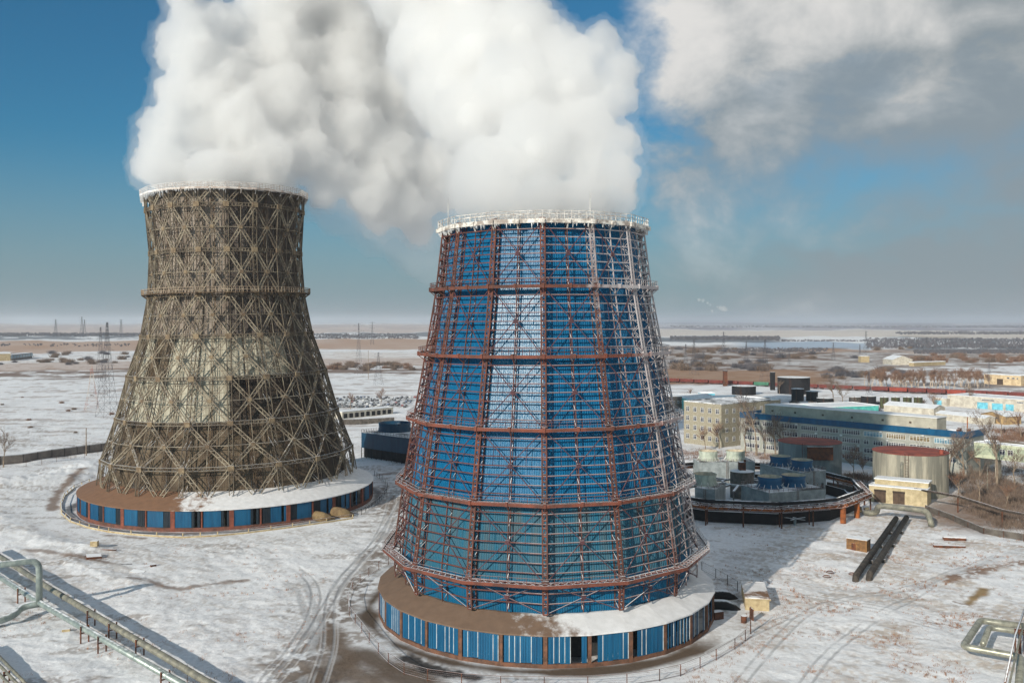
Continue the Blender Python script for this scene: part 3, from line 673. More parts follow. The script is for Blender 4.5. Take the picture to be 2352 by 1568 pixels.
# ladder-like ring beams
for i in range(1, 8):
    r, z = LL[i]; m = MB()
    for k in range(NL):
        for dz in (-.5, .5): m.bar(P3(r + .05, k * SL, z + dz), P3(r + .05, (k + 1) * SL, z + dz), .28, .24)
        n = 9
        for j in range(n): p = P3(r + .05, k * SL, z - .5).lerp(P3(r + .05, (k + 1) * SL, z - .5), j / n); m.bar(p, p + Vector((0, 0, 1)), .3, .2, (0, 1, 0))
        lattice(m, P3(r, k * SL, z), P3(r, (k + 1) * SL, z), P3(r - dep(z), k * SL, z), P3(r - dep(z), (k + 1) * SL, z), 3, .13, up=(0, 0, 1))
    rb = m.build('ring_beam', brn, lt)
    if i == 5:
        m = MB(); m.lathe([(r + .3, z + .55), (r + 2.0, z + .55), (r + 2.0, z + .35), (r + .3, z + .35)], NL)
        for k in range(NL * 2): p = P3(r, k * SL / 2, z - 1); q = P3(r + 1.9, k * SL / 2, z + .4); m.bar(p, q, .2, .2)
        ga = m.build('ring_gallery', brn_d, lt); ring_railing(NL, r + 2.0, z + .5, 1.7, 8, .14, (1.0, .5)).build('railing', mat('weathered_rail', lin(170, 152, 132), lin(120, 104, 88), rough=.85, snow=.5, coord='World'), ga)
r, z = LL[8]; m = MB(); rimeL = mat('frosted_rim_steel', lin(165, 150, 140), lin(205, 200, 195), scale=.5, rough=.85, snow=.5, frost=(LC[0] - 12, -14, z, 8, .5, 1.1), coord='World')
m.lathe([(r - dep(z) - .2, z + .3), (r + 1.3, z + .3), (r + 1.3, z - .35), (r + 1.15, z - .35), (r + 1.15, z + .1), (r - dep(z) - .2, z + .1)], NL)
for k in range(NL * 2): p = P3(r, k * SL / 2, z - 1.6); q = P3(r + 1.1, k * SL / 2, z); m.bar(p, q, .2, .2)
dk = m.build('rim_deck', rimeL, lt); ring_railing(NL, r + 1.25, z + .3, 1.5, 9, .12, (1.0, .66, .33)).build('railing', rimeL, dk)
ice = MB()
for k in range(12, 18):
    a, b = P3(r + 1.2, k * SL, z + .1), P3(r + 1.2, (k + 1) * SL, z + .1); n = 22
    for j in range(n):
        p, q = a.lerp(b, j / n), a.lerp(b, (j + 1) / n); d = .5 + abs(rnd.gauss(0, .9)) * (1 if k < 16 else .4); hh = Vector((0, 0, .25)); md = (p + q) / 2 - Vector((0, 0, d)); inn = Vector((p.x, p.y, 0)).normalized() * .5
        ice.add([p + hh, q + hh, md, p - inn + hh, q - inn + hh, md - inn], [(0, 2, 1), (3, 4, 5), (0, 3, 5, 2), (1, 2, 5, 4), (0, 1, 4, 3)])
ice.build('rime_crust', icem, lt)
m = MB(); m.lathe([(LL[j][0] - dep(LL[j][1]) - .6, LL[j][1]) for j in range(len(LL))], 36); m.build('inner_lining', mat('dark_lining_old', (.1, .1, .1), rough=.9), lt)
zt2 = H - 431 * (D2 - RB2) * math.cos(TH2) / F; rs2 = LL[0][0] - 3.9
lroof = roof_mat('old_tower_skirt_roof', LC[0], LC[1], (-.022, -.006, 0), .22, lin(134, 100, 76), .1)
skirt(lt, NL, RB2, zt2, rs2 + .2, LL[0][1] + .9, 2, [slat, white_trim, slat_gap_shade], mat('red_brown_post', lin(136, 78, 62), lin(100, 60, 50), rough=.9), lroof, mat('red_brown_plinth', lin(120, 78, 66), lin(84, 62, 54), rough=.9), 'old', 0)

# both shafts lean a touch to the left of their foot
def lean(root, deg, zp_):
    ax = Matrix.Rotation(-root.rotation_euler.z, 3, 'Z') @ Vector((0, 1, 0))
    T_ = Matrix.Translation((0, 0, zp_)) @ Matrix.Rotation(math.radians(-deg), 4, ax) @ Matrix.Translation((0, 0, -zp_))
    for o in children(root):
        if o.name.split('.')[0] in ('skirt_roof', 'skirt_panel', 'skirt_post', 'plinth', 'shade_backing'): continue
        o.matrix_local = T_ @ Matrix.Translation(o.location) @ o.rotation_euler.to_matrix().to_4x4()
lean(lt, 1.15, LL[0][1]); lean(bt, .42, BL[0][1])
# ------------------------------------------------------------------ shared materials of the site
conc = mat('concrete', lin(168, 160, 146), lin(132, 124, 112), scale=.5, rough=.9, snow=.7, coord='World')
conc_y = mat('yellowed_concrete', lin(184, 168, 134), lin(150, 132, 102), scale=.6, rough=.9, snow=.75, coord='World')
conc_d = mat('dark_concrete', lin(104, 98, 92), lin(76, 70, 66), scale=.5, rough=.9, snow=.75, coord='World')
snowm = mat('roof_snow', (.78, .80, .83), (.62, .64, .66), scale=.25, rough=.9, contrast=(.3, .8), coord='World')
tarsnow = mat('tar_roof_with_snow', lin(78, 80, 80), SNOWC, scale=.12, rough=.9, contrast=(.35, .6), coord='World')
glass = mat('window_glass', lin(44, 46, 58), lin(70, 72, 84), scale=.3, rough=.15, spec=.6)
white = mat('white_paint', (.72, .72, .70), (.5, .5, .48), scale=.5, rough=.6)
galv = mat('galvanised_cladding', lin(158, 168, 162), lin(128, 140, 138), scale=.7, rough=.42, metal=.35, spec=.5, snow=.92, coord='World')
galv_g = mat('weathered_insulation', lin(140, 138, 124), lin(104, 104, 98), scale=.6, rough=.6, metal=.15, coord='World')
alum = mat('bright_aluminium', lin(178, 176, 160), lin(140, 140, 128), scale=.8, rough=.38, metal=.55, coord='World')
blackp = mat('tarred_pipe', lin(84, 76, 68), lin(52, 48, 46), scale=.7, rough=.85, coord='World')
rustd = mat('dark_rust', lin(108, 66, 46), lin(70, 50, 42), scale=.8, rough=.9, snow=.7, coord='World')
orr = mat('orange_rust', lin(168, 96, 46), lin(104, 62, 42), scale=.5, rough=.85, snow=.75, coord='World')
blackm = mat('black_steel', lin(36, 35, 38), lin(24, 24, 27), scale=.4, rough=.8, snow=.8, coord='World')
greym = mat('grey_sheet', lin(150, 158, 160), lin(122, 130, 132), scale=.4, rough=.7, snow=.8, coord='World')
fibre = mat('pale_fibreglass', lin(178, 186, 172), lin(140, 150, 140), scale=.6, rough=.7, stretch=.3)
bluep = mat('blue_paint', (.003, .085, .19), (.002, .06, .14), scale=.4, rough=.5, stretch=.3)
darkblue = mat('dark_blue_sheet', (.003, .045, .095), (.002, .03, .07), scale=.4, rough=.5, stretch=.2)
teal = mat('teal_paint', lin(88, 190, 178), lin(70, 150, 146), scale=.3, rough=.7)
lblue = mat('light_blue_paint', lin(118, 196, 214), lin(90, 160, 180), scale=.4, rough=.7)
brick = mat('pale_brick', lin(160, 154, 136), lin(136, 128, 112), scale=1.2, rough=.9, contrast=(.3, .7))
panelw = mat('office_panel', lin(162, 162, 154), lin(142, 144, 138), scale=.3, rough=.85)
cream = mat('cream_render', lin(190, 176, 144), lin(162, 148, 118), scale=.5, rough=.9, snow=.8, coord='World')
whitew = mat('whitewash', lin(200, 194, 180), lin(166, 158, 146), scale=.3, rough=.9)
redroof = mat('red_oxide_roof', lin(148, 76, 62), lin(112, 60, 54), scale=.25, rough=.8, coord='World')
tankw = mat('streaked_tank', lin(170, 164, 148), lin(124, 122, 112), scale=.45, rough=.8, stretch=.12, contrast=(.35, .6))
brownp = mat('brown_door', lin(88, 72, 60), lin(66, 54, 46), rough=.8)
redw = mat('red_wagon', lin(116, 56, 50), lin(88, 48, 44), scale=.4, rough=.8, snow=.9)
redw2 = mat('bright_red_wagon', lin(150, 68, 54), lin(118, 56, 48), scale=.4, rough=.8, snow=.9)
greenw = mat('green_wagon', lin(74, 124, 100), lin(56, 92, 76), scale=.4, rough=.8, snow=.9)
silo_m = mat('olive_tank', lin(84, 86, 56), lin(58, 60, 44), scale=.4, rough=.8, stretch=.2)
twig = mat('bare_twigs', lin(132, 114, 100), lin(98, 84, 76), scale=.3, rough=.95, coord='World')
twig_r = mat('reddish_twigs', lin(140, 110, 90), lin(110, 84, 72), scale=.3, rough=.95, coord='World')
bark = mat('grey_bark', lin(150, 134, 116), lin(112, 98, 86), scale=1, rough=.95)
birch = mat('birch_bark', lin(206, 190, 170), lin(160, 140, 124), scale=2, rough=.9)
farwood = mat('far_twigs', lin(104, 100, 104), lin(80, 80, 88), scale=.02, rough=1, coord='World')
dust = Vector((0, 0, 0))

# ------------------------------------------------------------------ buildings
def frame_of(A, B):
    A, B = Vector(A), Vector(B); d = B - A; L = d.length; return A, L, math.atan2(d.y, d.x)
def house(name, label, A, B, W, h, wallm, roofm, cat='building', group=None, roof='flat', base=0.0, over=.3, rise=2.0, par=.5):
    A, L, rz = frame_of((A[0], A[1], 0), (B[0], B[1], 0)); root = empty(name, A, rz, label, cat, group)
    w = MB(); top = h + (rise if roof == 'gable_end' else 0)
    w.quad((0, 0, base - .3), (L, 0, base - .3), (L, 0, h), (0, 0, h)); w.quad((L, 0, base - .3), (L, W, base - .3), (L, W, h), (L, 0, h))
    w.quad((L, W, base - .3), (0, W, base - .3), (0, W, h), (L, W, h)); w.quad((0, W, base - .3), (0, 0, base - .3), (0, 0, h), (0, W, h))
    if base: w.quad((0, 0, base - .3), (0, W, base - .3), (L, W, base - .3), (L, 0, base - .3))
    if roof == 'gable_end':
        w.add([(0, 0, h), (L, 0, h), (L / 2, 0, h + rise)], [(0, 1, 2)]); w.add([(L, W, h), (0, W, h), (L / 2, W, h + rise)], [(0, 1, 2)])
    if roof == 'gable':
        w.add([(L, 0, h), (L, W, h), (L, W / 2, h + rise)], [(0, 1, 2)]); w.add([(0, W, h), (0, 0, h), (0, W / 2, h + rise)], [(0, 1, 2)])
    w.build('wall', wallm, root); r = MB()
    if roof == 'flat':
        r.box((L / 2, W / 2, h + .05), (L - .5, W - .5, .1)); r.box((L / 2, .1, h + par / 2), (L + .2, .4, par)); r.box((L / 2, W - .1, h + par / 2), (L + .2, .4, par))
        r.box((.1, W / 2, h + par / 2), (.4, W - .62, par)); r.box((L - .1, W / 2, h + par / 2), (.4, W - .62, par))
    elif roof == 'gable_end':
        for x0, x1 in ((-over, L / 2), (L + over, L / 2)):
            z0 = h - over * rise / (L / 2); r.add([(x0, -over, z0), (x0, W + over, z0), (x1, W + over, h + rise), (x1, -over, h + rise), (x0, -over, z0 + .22), (x0, W + over, z0 + .22), (x1, W + over, h + rise + .22), (x1, -over, h + rise + .22)],
                  [(0, 1, 2, 3), (4, 5, 6, 7), (0, 1, 5, 4), (3, 2, 6, 7), (0, 3, 7, 4), (1, 2, 6, 5)])
    elif roof == 'gable':
        for y0, y1 in ((-over, W / 2), (W + over, W / 2)):
            z0 = h - over * rise / (W / 2); r.add([(-over, y0, z0), (L + over, y0, z0), (L + over, y1, h + rise), (-over, y1, h + rise), (-over, y0, z0 + .22), (L + over, y0, z0 + .22), (L + over, y1, h + rise + .22), (-over, y1, h + rise + .22)],
                  [(0, 1, 2, 3), (4, 5, 6, 7), (0, 1, 5, 4), (3, 2, 6, 7), (0, 3, 7, 4), (1, 2, 6, 5)])
    r.build('roof', roofm, root); return root, L
def window_mesh(w, h, n, transom=True):
    m = MB(); m.box((0, -.03, 0), (w, .06, h), mi=1); t = .16
    for z in (-h / 2, h / 2): m.box((0, -.08, z), (w + t, .1, t))
    for i in range(n + 1): m.box((-w / 2 + w * i / n, -.085, 0), (t, .1, h - t))
    if transom:
        for i in range(n): m.box((-w / 2 + w * (i + .5) / n, -.08, h * .2), (w / n - t, .08, .1))
    return m
WC = {}
def window(root, x, z, w, h, n=2, side=None, transom=True, L=0, fm=None, gm_=None):
    k = (w, h, n, transom, id(fm), id(gm_))
    if k not in WC:
        o = window_mesh(w, h, n, transom).build('window', [fm or white, gm_ or glass], root); WC[k] = o.data
    else:
        o = bpy.data.objects.new('window', WC[k]); COL.objects.link(o); o.parent = root
    if side == 'right': o.location = (L, x, z); o.rotation_euler.z = math.pi / 2
    elif side == 'left': o.location = (0, x, z); o.rotation_euler.z = -math.pi / 2
    else: o.location = (x, 0, z)
    return o
curt = mat('curtained_glass', lin(150, 136, 104), lin(92, 78, 66), scale=1.3, rough=.25, spec=.5)
skyg = mat('painted_sky_glass', lin(120, 160, 176), lin(90, 120, 140), scale=.5, rough=.15, spec=.6)  # sky reflection painted into the pane colour

# long office block
off, LO = house('office_block', 'long grey panel office block with a blue roof band and rows of windows', (110, 440), (179.7, 361.5), 17, 16.2, panelw, tarsnow, 'office')
m = MB(); m.box((LO / 2, -.1, 16.9), (LO + .5, .5, 2.6)); m.box((LO + .1, 8.8, 16.9), (.5, 17.3, 2.6)); m.box((0, 8.8, 16.9), (.5, 17.2, 2.6)); m.build('fascia', bluep, off)
m = MB(); m.box((LO / 2 - 2, 10, 19.2), (LO - 24, 9, 5.6)); ph = m.build('penthouse', mat('penthouse_render', lin(178, 174, 160), lin(158, 154, 142), scale=.3, rough=.9), off)
m = MB(); m.box((LO / 2 - 2, 10, 22.15), (LO - 23.4, 9.6, .3)); m.build('roof', snowm, ph)
for x in (8, 20, 34, 48, 62, 74): m = MB(); m.box((x + 6, 5.45, 19.5), (.9, .2, .8)); m.build('vent', brownp, ph)
rnd = random.Random(21)
for r_, z in enumerate((13.7, 10.1, 6.5, 2.9)):
    for b in range(10):
        x = 4.5 + b * (LO - 9) / 9.6 + 2; wd = 8.2
        if r_ == 1 and b == 6: window(off, x - 3, z, 2.2, 1.9, 2); window(off, x + 2.2, z, 4.2, 1.9, 4); continue
        if r_ == 3 and b > 7: continue
        window(off, x, z, wd, 2.0, 8 if b % 2 else 6, gm_=(curt if (r_ == 0 and b in (7, 8)) else skyg if r_ == 0 and b in (6, 9) else glass))
for x, y in ((6, 4), (30, 3), (55, 3.5), (88, 4), (99, 7), (101, 12), (97, 13)): m = MB(); m.box((x, y, 17.2), (1.3, 1.0, 1.9)); m.build('roof_vent', rustd if x > 90 else conc, off)
for x, z in ((70, 15), (52, 12), (73, 11.8), (88, 15.1), (40, 11.7), (97, 14.6), (60, 8.2), (30, 14.9)): m = MB(); m.box((x, -.35, z), (1.0, .6, .75)); m.build('air_conditioner', white, off)
window(off, 5, 13.5, 3, 2.2, 2, side='right', L=LO); 
# brick block
bb, LBk = house('brick_block', 'four storey pale brick block with white framed windows, left of the long office', (87.8, 467), (102.5, 447.7), 47, 21, brick, tarsnow, 'office')
for z in (17.5, 12.9, 8.3, 3.7):
    for i in range(5): window(bb, 2.6 + i * (LBk - 5) / 4, z, 2.0, 2.4, 2)
    for i in range(8): window(bb, 4 + i * 5.4, z, 1.8, 2.2, 2, side='right', L=LBk)
# covered bridge to the right of the office
br, Lb = house('covered_bridge', 'raised pale green covered footbridge leaving the office block to the right', (182, 360), (205, 333), 5, 14.3, mat('pale_green_panel', lin(176, 184, 160), lin(150, 160, 140), rough=.85), snowm, 'covered bridge', base=8.8, par=.3)
for x in (10.5, 13.4, 22.5): window(br, x, 11.6, 1.9, 2.0, 2)
for x in (8, 20, 32): m = MB(); m.box((x, 2.5, 4.2), (1.0, 3.5, 8.6)); m.build('pillar', conc, br)
m = MB(); m.box((Lb / 2, -.06, 9.2), (Lb, .2, 1.4)); m.box((Lb / 2, -.06, 13.7), (Lb, .2, 1.0)); m.build('trim_band', mat('pale_green_trim', lin(196, 202, 176), rough=.8), br)
# annex with a snowed roof behind
house('annex', 'low annex with snow covered flat roof behind the office corner', (197, 384), (214, 402), 26, 9, conc, snowm, 'building')
# cream garage
cg, Lc = house('garage', 'cream rendered garage with two brown doors beside the red roofed tank', (123, 315), (138.5, 305), 6, 5.4, cream, snowm, 'garage', par=.35)
m = MB(); m.box((Lc / 2 + .4, 7.2, 3.6), (Lc * .93, 6, 7.2)); up = m.build('rear_block', cream, cg); m = MB(); m.box((Lc / 2 + .4, 7.2, 7.35), (Lc * .93 + .5, 6.5, .3)); m.build('roof', snowm, up)
for x in (3.6, 9.6):
    m = MB(); m.box((x, -.06, 2.1), (3.7, .12, 4.2)); d = m.build('door', brownp, cg); m = MB(); m.box((x, -.16, 4.0), (3.9, .14, .7)); m.box((x, -.15, 1.7), (.07, .1, 3.6)); m.build('lintel', mat('door_dark', lin(62, 52, 46), rough=.8), d)
# small sheds in the yard
a, b = G(1944, 1261), G(1991, 1268)
sh, _ = house('shed', 'small rust brown metal shed with a snowy flat roof left of the twin black pipes', a, b, 3.4, 3.1, mat('rusty_sheet', lin(140, 104, 66), lin(96, 72, 52), scale=1.0, rough=.85), snowm, 'shed', par=.12)
m = MB(); m.box((1.9, -.05, 1.0), (1.1, .08, 1.9)); m.build('door', rustd, sh)
a, b = G(1712, 1400), G(1767, 1403)
sh, _ = house('concrete_shelter', 'yellowish concrete shelter with stained snowy roof beside the blue tower', a, b, 12.5, 2.6, conc_y, roof_mat('shelter_roof', a[0], a[1], (.02, -.02, 0), .05, lin(130, 96, 70), .1), 'shelter', par=.16)
m = MB(); m.box((2.6, -.12, 2.45), (5.4, .3, .3)); m.build('lintel', conc_y, sh)

# right-hand industrial buildings farther off
wh, Lw = house('warehouse', 'long whitewashed warehouse with light blue doors in front of the wagons', G(2176, 932), G(2400, 950), 26, 8.2, whitew, snowm, 'warehouse', par=.3)
for x in (26, 36.5, 45): m = MB(); m.box((x, -.08, 2.3), (7.5 if x < 40 else 5.5, .12, 4.4)); m.build('door', lblue, wh)
for x in (30, 52, 58): window(wh, x, 6.3, 9 if x == 30 else 4, 1.0, 10 if x == 30 else 4, transom=False)
w2, _ = house('warehouse', 'short whitewashed lean-to with one light blue door at the warehouse left end', G(2142, 930), G(2174, 933), 18, 5.6, whitew, snowm, 'warehouse', par=.25)
m = MB(); m.box((4.6, -.08, 2.0), (6, .12, 3.8)); m.build('door', lblue, w2)
gs, Lg = house('gable_shed', 'tan shed with a wide snowy gable roof below the whitewashed warehouse', G(2252, 968), G(2309, 975), 13, 5.0, mat('tan_render', lin(184, 156, 112), lin(146, 120, 88), scale=.5, rough=.9), snowm, 'shed', roof='gable_end', rise=2.2, over=.9)
m = MB(); m.box((Lg * .55, -.06, 3.4), (6, .1, .8)); m.build('window', glass, gs)
house('store', 'long low white store with snowy roof left of the gable shed', G(2150, 962), G(2262, 975), 9, 3.8, whitew, snowm, 'store', roof='gable', rise=1.4)
house('store', 'white store with a rounded snowy roof behind the office penthouse', G(2030, 948), G(2145, 958), 14, 5.5, whitew, snowm, 'store', roof='gable', rise=2.0)
house('hall', 'low teal walled hall with snowy roof below the black tanks', G(1890, 955), G(2018, 950), 26, 5.5, teal, snowm, 'hall', par=.5)
house('hall', 'flat hall with a bright turquoise rim round its snowy roof behind the brick block', G(1618, 957), G(1745, 955), 44, 8.5, teal, snowm, 'hall', par=1.6)
gw, Lgw = house('workshop', 'grey workshop with a row of small windows at the edge of the blue tower', G(1535, 938), G(1640, 938), 22, 8.5, conc_d, snowm, 'workshop', par=.4)
for i in range(12): window(gw, 4 + i * 2.9, 4.6, 1.2, 1.6, 1, transom=False)
house('kiosk', 'small bright teal roofed building behind the grey workshop', G(1610, 918), G(1642, 918), 10, 5, lblue, snowm, 'building', par=.6)
cs, Lcs = house('derelict_hall', 'cream derelict hall with a dark doorway at the right edge of the plain', G(2260, 881), G(2345, 886), 14, 9.5, mat('cream_wall', lin(216, 196, 160), lin(184, 160, 128), scale=.3, rough=.9), snowm, 'hall', par=.4)
m = MB(); m.box((16, -.08, 2.9), (6, .12, 5.6)); m.build('door', brownp, cs)
for x in (24, 29, 33): window(cs, x, 6.8, 2.4 if x < 30 else 1.4, 1.2, 1, transom=False)
house('white_barn', 'white barn with a low gable far out on the snowy plain', G(2050, 838), G(2096, 838), 34, 7.5, whitew, snowm, 'barn', roof='gable_end', rise=5.5, over=.4)
rw, Lr = house('ruined_wall', 'row of broken yellow walls right of the white barn', G(2100, 841), G(2172, 838), 8, 4.8, conc_y, snowm, 'ruin', par=.8)
house('yellow_hut', 'small square yellow hut far out left of the white barn', G(1977, 832), G(1997, 832), 10, 9, conc_y, snowm, 'hut', par=.4)
house('yellow_works', 'yellow brick works building at the left edge', G(-22, 829), G(25, 828), 30, 11, conc_y, snowm, 'building', par=.6)
os_, Lo = house('open_frame_shed', 'dark open framed shed attached to the yellow works', G(27, 828), G(74, 822), 14, 9, conc_d, snowm, 'shed', par=.4)
for i in range(8): m = MB(); m.box((2.5 + i * (Lo - 5) / 7, -.1, 5.6), ((Lo - 5) / 9, .2, 5)); m.build('opening', skyg, os_)
# row of garages and car park between the towers
gr, Lgr = house('garage_row', 'white row of open garages behind the concrete panel wall', G(786, 962), G(903, 950), 9, 4.4, whitew, snowm, 'garage', par=.25)
for i in range(9): m = MB(); m.box((2.6 + i * (Lgr - 5) / 8.2, -.06, 1.8), (2.9, .12, 2.9)); m.build('opening', blackm, gr)

# dark blue fan cooling block between the towers
fb, Lf = house('fan_cooling_block', 'dark blue sheet clad cooling block with one wide fan ring, between the towers', G(830, 1050), G(1010, 1078), 40, 11.4, darkblue, tarsnow, 'cooling block', base=4.8, par=.15)
m = MB(); m.lathe([(7.7, 11.5), (7.2, 13.6), (7.4, 15.4), (7.1, 15.4), (6.9, 13.6), (7.2, 11.5)], 40, (8, 13, 0)); fr = m.build('fan_ring', darkblue, fb, smooth=True)
m = MB(); m.disc((8, 13, 12.2), 7, 40); m.build('fan_floor', blackm, fr)
m = MB()
for i in range(16): m.bar((i * Lf / 15, .1, -.2), (i * Lf / 15, .1, 4.6), .25)
m.box((Lf / 2, 1.2, 2.3), (Lf - 1, .1, 4.4)); m.build('louvre_base', blackm, fb)
m = MB(); n = 28
for i in range(n): m.bar((i * Lf / n, .1, 11.5), (i * Lf / n, .1, 12.7), .08); m.bar((.1, i * 40 / n, 11.5), (.1, i * 40 / n, 12.7), .08)
m.bar((0, .1, 12.7), (Lf, .1, 12.7), .08); m.bar((0, .1, 12.1), (Lf, .1, 12.1), .06); m.bar((.1, 0, 12.7), (.1, 40, 12.7), .08); m.build('railing', blackm, fb)

fibre_in = mat('stack_lining', lin(196, 184, 160), lin(160, 150, 132), rough=.8)
# ------------------------------------------------------------------ fan cooling cells inside the raised pipe ring
def cell(label, A, B, W, h, fans, fm):
    r, L = house('fan_cell', label, A, B, W, h, greym, tarsnow, 'cooling cell', 'fan cooling cells inside the pipe ring', par=.1)
    for x, y, rr in fans:
        m = MB(); m.lathe([(rr * 1.12, h + .05), (rr * 1.0, h + 1.0), (rr * .96, h + 2.2), (rr * 1.03, h + 3.6), (rr * .97, h + 3.6), (rr * .9, h + 2.2), (rr * .95, h + .1)], 36, (x, y, 0)); f = m.build('fan_stack', fm, r, smooth=True)
        m = MB(); m.lathe([(rr * 1.0, h + 3.62), (rr * .94, h + 3.58), (rr * .87, h + 2.2), (rr * .92, h + .8)], 36, (x, y, 0)); m.build('inner_wall', fibre_in, f, smooth=True)
        m = MB()
        for k in range(12): a = k * math.pi / 6; m.bar((x + math.sin(a) * rr * 1.25, y + math.cos(a) * rr * 1.25, h + .1), (x + math.sin(a) * rr, y + math.cos(a) * rr, h + 1.3), .16)
        m.build('stay', white, f); m = MB(); m.disc((x, y, h + 1.2), rr * .93, 30)
        m.build('fan_floor', blackm, f)
        m = MB()
        for k in range(6): a = k * math.pi / 3; m.box((x + math.sin(a) * rr * .45, y - math.cos(a) * rr * .45, h + 1.6), (rr * .8, .55, .08), a + math.pi / 2)
        m.build('fan_blade', greym, f)
    m = MB(); n = int(L / 1.7)
    for i in range(n + 1): m.bar((i * L / n, .05, h), (i * L / n, .05, h + 1.15), .07); m.bar((i * L / n, W - .05, h), (i * L / n, W - .05, h + 1.15), .07)
    n = int(W / 1.7)
    for i in range(n + 1): m.bar((.05, i * W / n, h), (.05, i * W / n, h + 1.15), .07); m.bar((L - .05, i * W / n, h), (L - .05, i * W / n, h + 1.15), .07)
    for z in (h + .6, h + 1.15): m.bar((0, .05, z), (L, .05, z), .07); m.bar((0, W, z), (L, W, z), .07); m.bar((.05, 0, z), (.05, W, z), .07); m.bar((L, 0, z), (L, W, z), .07)
    m.build('railing', rustd, r)
    m = MB(); m.box((L * .2, -.05, h * .45), (1.3, .1, 2.4)); m.box((L * .85, -.05, h * .4), (.9, .1, 2.0)); m.build('door', blackm, r)
    m = MB()
    for s in (-.3, .3): m.bar((L * .5 + s, -.12, 0), (L * .5 + s, -.12, h), .08)
    for i in range(int(h / .5)): m.bar((L * .5 - .3, -.12, .4 + i * .5), (L * .5 + .3, -.12, .4 + i * .5), .06)
    m.build('ladder', rustd, r); return r
hh = 8.8
def Q(px, py, z): g = G(px, py, z); return (g[0], g[1])
A_ = Q(1767, 1132, hh); B_ = Q(1896, 1122, hh)
cell('grey fan cell with two blue fan stacks, at the front right of the ring', A_, B_, 15, hh, [(6.0, 8.0, 3.75), (14.8, 7.6, 3.75)], bluep)
A_ = Q(1842, 1084, hh); B_ = Q(1897, 1080, hh)
cell('grey fan cell with two blue fan stacks, at the back right of the ring', Q(1842, 1085, hh), Q(1897, 1080, hh), 22, hh, [(4.6, 5.0, 3.7), (4.0, 15.5, 3.7)], bluep)
cell('grey fan cell with one pale fan stack, at the front left of the ring', Q(1596, 1120, hh), Q(1642, 1124, hh), 13, hh, [(1.2, 7.2, 3.7)], fibre)
cell('grey fan cell with two pale fan stacks, at the back left of the ring', Q(1607, 1061, hh), Q(1734, 1060, hh), 10, hh, [(4.6, 5, 3.55), (15.2, 5, 3.55)], fibre)
# raised pipe ring on legs
RC = (78.0, 316.0); RR_ = 41.5; NO = 12
rt = empty('pipe_ring', (RC[0], RC[1], 0), .06, 'raised twelve sided ring of snow topped pipes on rusty legs round the fan cells', 'pipe ring')
for z, rr, pr_, mt, nm in ((6.9, RR_ - 1.2, .55, blackm, 'pipe'), (5.2, RR_ + 1.1, .6, orr, 'pipe')):
    m = MB()
    for k in range(NO): m.tube([P3(rr, k * 2 * math.pi / NO, z), P3(rr, (k + 1) * 2 * math.pi / NO, z)], pr_, 10)
    m.build(nm, mt, rt, smooth=True)
m = MB()
for k in range(NO):
    a, b = k * 2 * math.pi / NO, (k + 1) * 2 * math.pi / NO
    for r_, z in ((RR_ - .6, 6.2), (RR_ + 2.0, 6.2), (RR_ - .6, 4.9), (RR_ + 2.0, 4.9)): m.bar(P3(r_, a, z), P3(r_, b, z), .22)
    lattice(m, P3(RR_ - .6, a, 6.3), P3(RR_ - .6, b, 6.3), P3(RR_ + 2, a, 6.3), P3(RR_ + 2, b, 6.3), 1.7, .16, up=(0, 0, 1)); lattice(m, P3(RR_ + 2, a, 4.9), P3(RR_ + 2, b, 4.9), P3(RR_ + 2, a, 6.2), P3(RR_ + 2, b, 6.2), 1.6, .12)
m.build('gallery_frame', rustd, rt)
for k in range(NO * 2):
    a = k * math.pi / NO; f = math.cos(math.pi / NO) if k % 2 else 1; m = MB(); big_ = (k % 4 == 2)
    if k in (2, 3): m.tube([P3(RR_ * f + 1.2, a, -.3), P3(RR_ * f + 1.2, a, 5.2)], .85, 12); mt = orr
    else:
        m.bar(P3(RR_ * f + 1.4, a, -.3), P3(RR_ * f + 1.4, a, 6), .35); m.bar(P3(RR_ * f - .5, a, -.3), P3(RR_ * f - .5, a, 6), .3); m.bar(P3(RR_ * f + 1.4, a, 3.5), P3(RR_ * f - .5, a, 6), .18)
        mt = rustd
    m.build('leg', mt, rt)
m = MB(); m.lathe([(RR_ - 3.5, 0), (RR_ - 3.5, 3.4), (RR_ - 3.9, 3.4), (RR_ - 3.9, 0)], NO); m.build('shade_backing', blackm, rt)  # black wall added for the deep shade under the ring
# hub tank with spokes
ht = empty('hub_tank', (81, 322, 0), 0, 'grey round tank at the hub of the radiating pipes', 'tank')
m = MB(); m.lathe([(4.1, 0), (4.1, 9.2), (0, 9.5)], 32); m.build('tank_shell', conc_d, ht)
m = MB(); m.lathe([(4.15, 9.25), (0, 9.8)], 32); m.build('roof', snowm, ht); m = MB(); m.box((0, 0, 11), (2.2, 2.2, 2.8)); m.box((.9, -.4, 12.8), (.7, .7, 1.2)); m.build('rusty_housing', rustd, ht)
m = MB()
for k in range(16): a = k * math.pi / 8; m.bar(P3(6.8, a, 5.2), P3(6.8, a + math.pi / 8, 5.2), .7, .6)
m.build('ring_duct', greym, ht)
for k, ln in ((0, 14), (1, 17), (2, 22), (3, 20), (5, 20), (6, 14), (7, 22), (9, 24), (10, 22), (12, 26), (13, 22), (14, 16)):
    a = k * math.pi / 7.5; m = MB(); m.bar(P3(7.1, a, 5.2), P3(ln, a, 4.6), .8, .6); m.bar(P3(ln, a, 4.6), P3(ln, a, 0), .4); m.build('spoke_duct', mat('snowy_duct', lin(110, 110, 108), rough=.8, snow=.5, coord='World') if k == 0 else bpy.data.materials['snowy_duct'], ht)

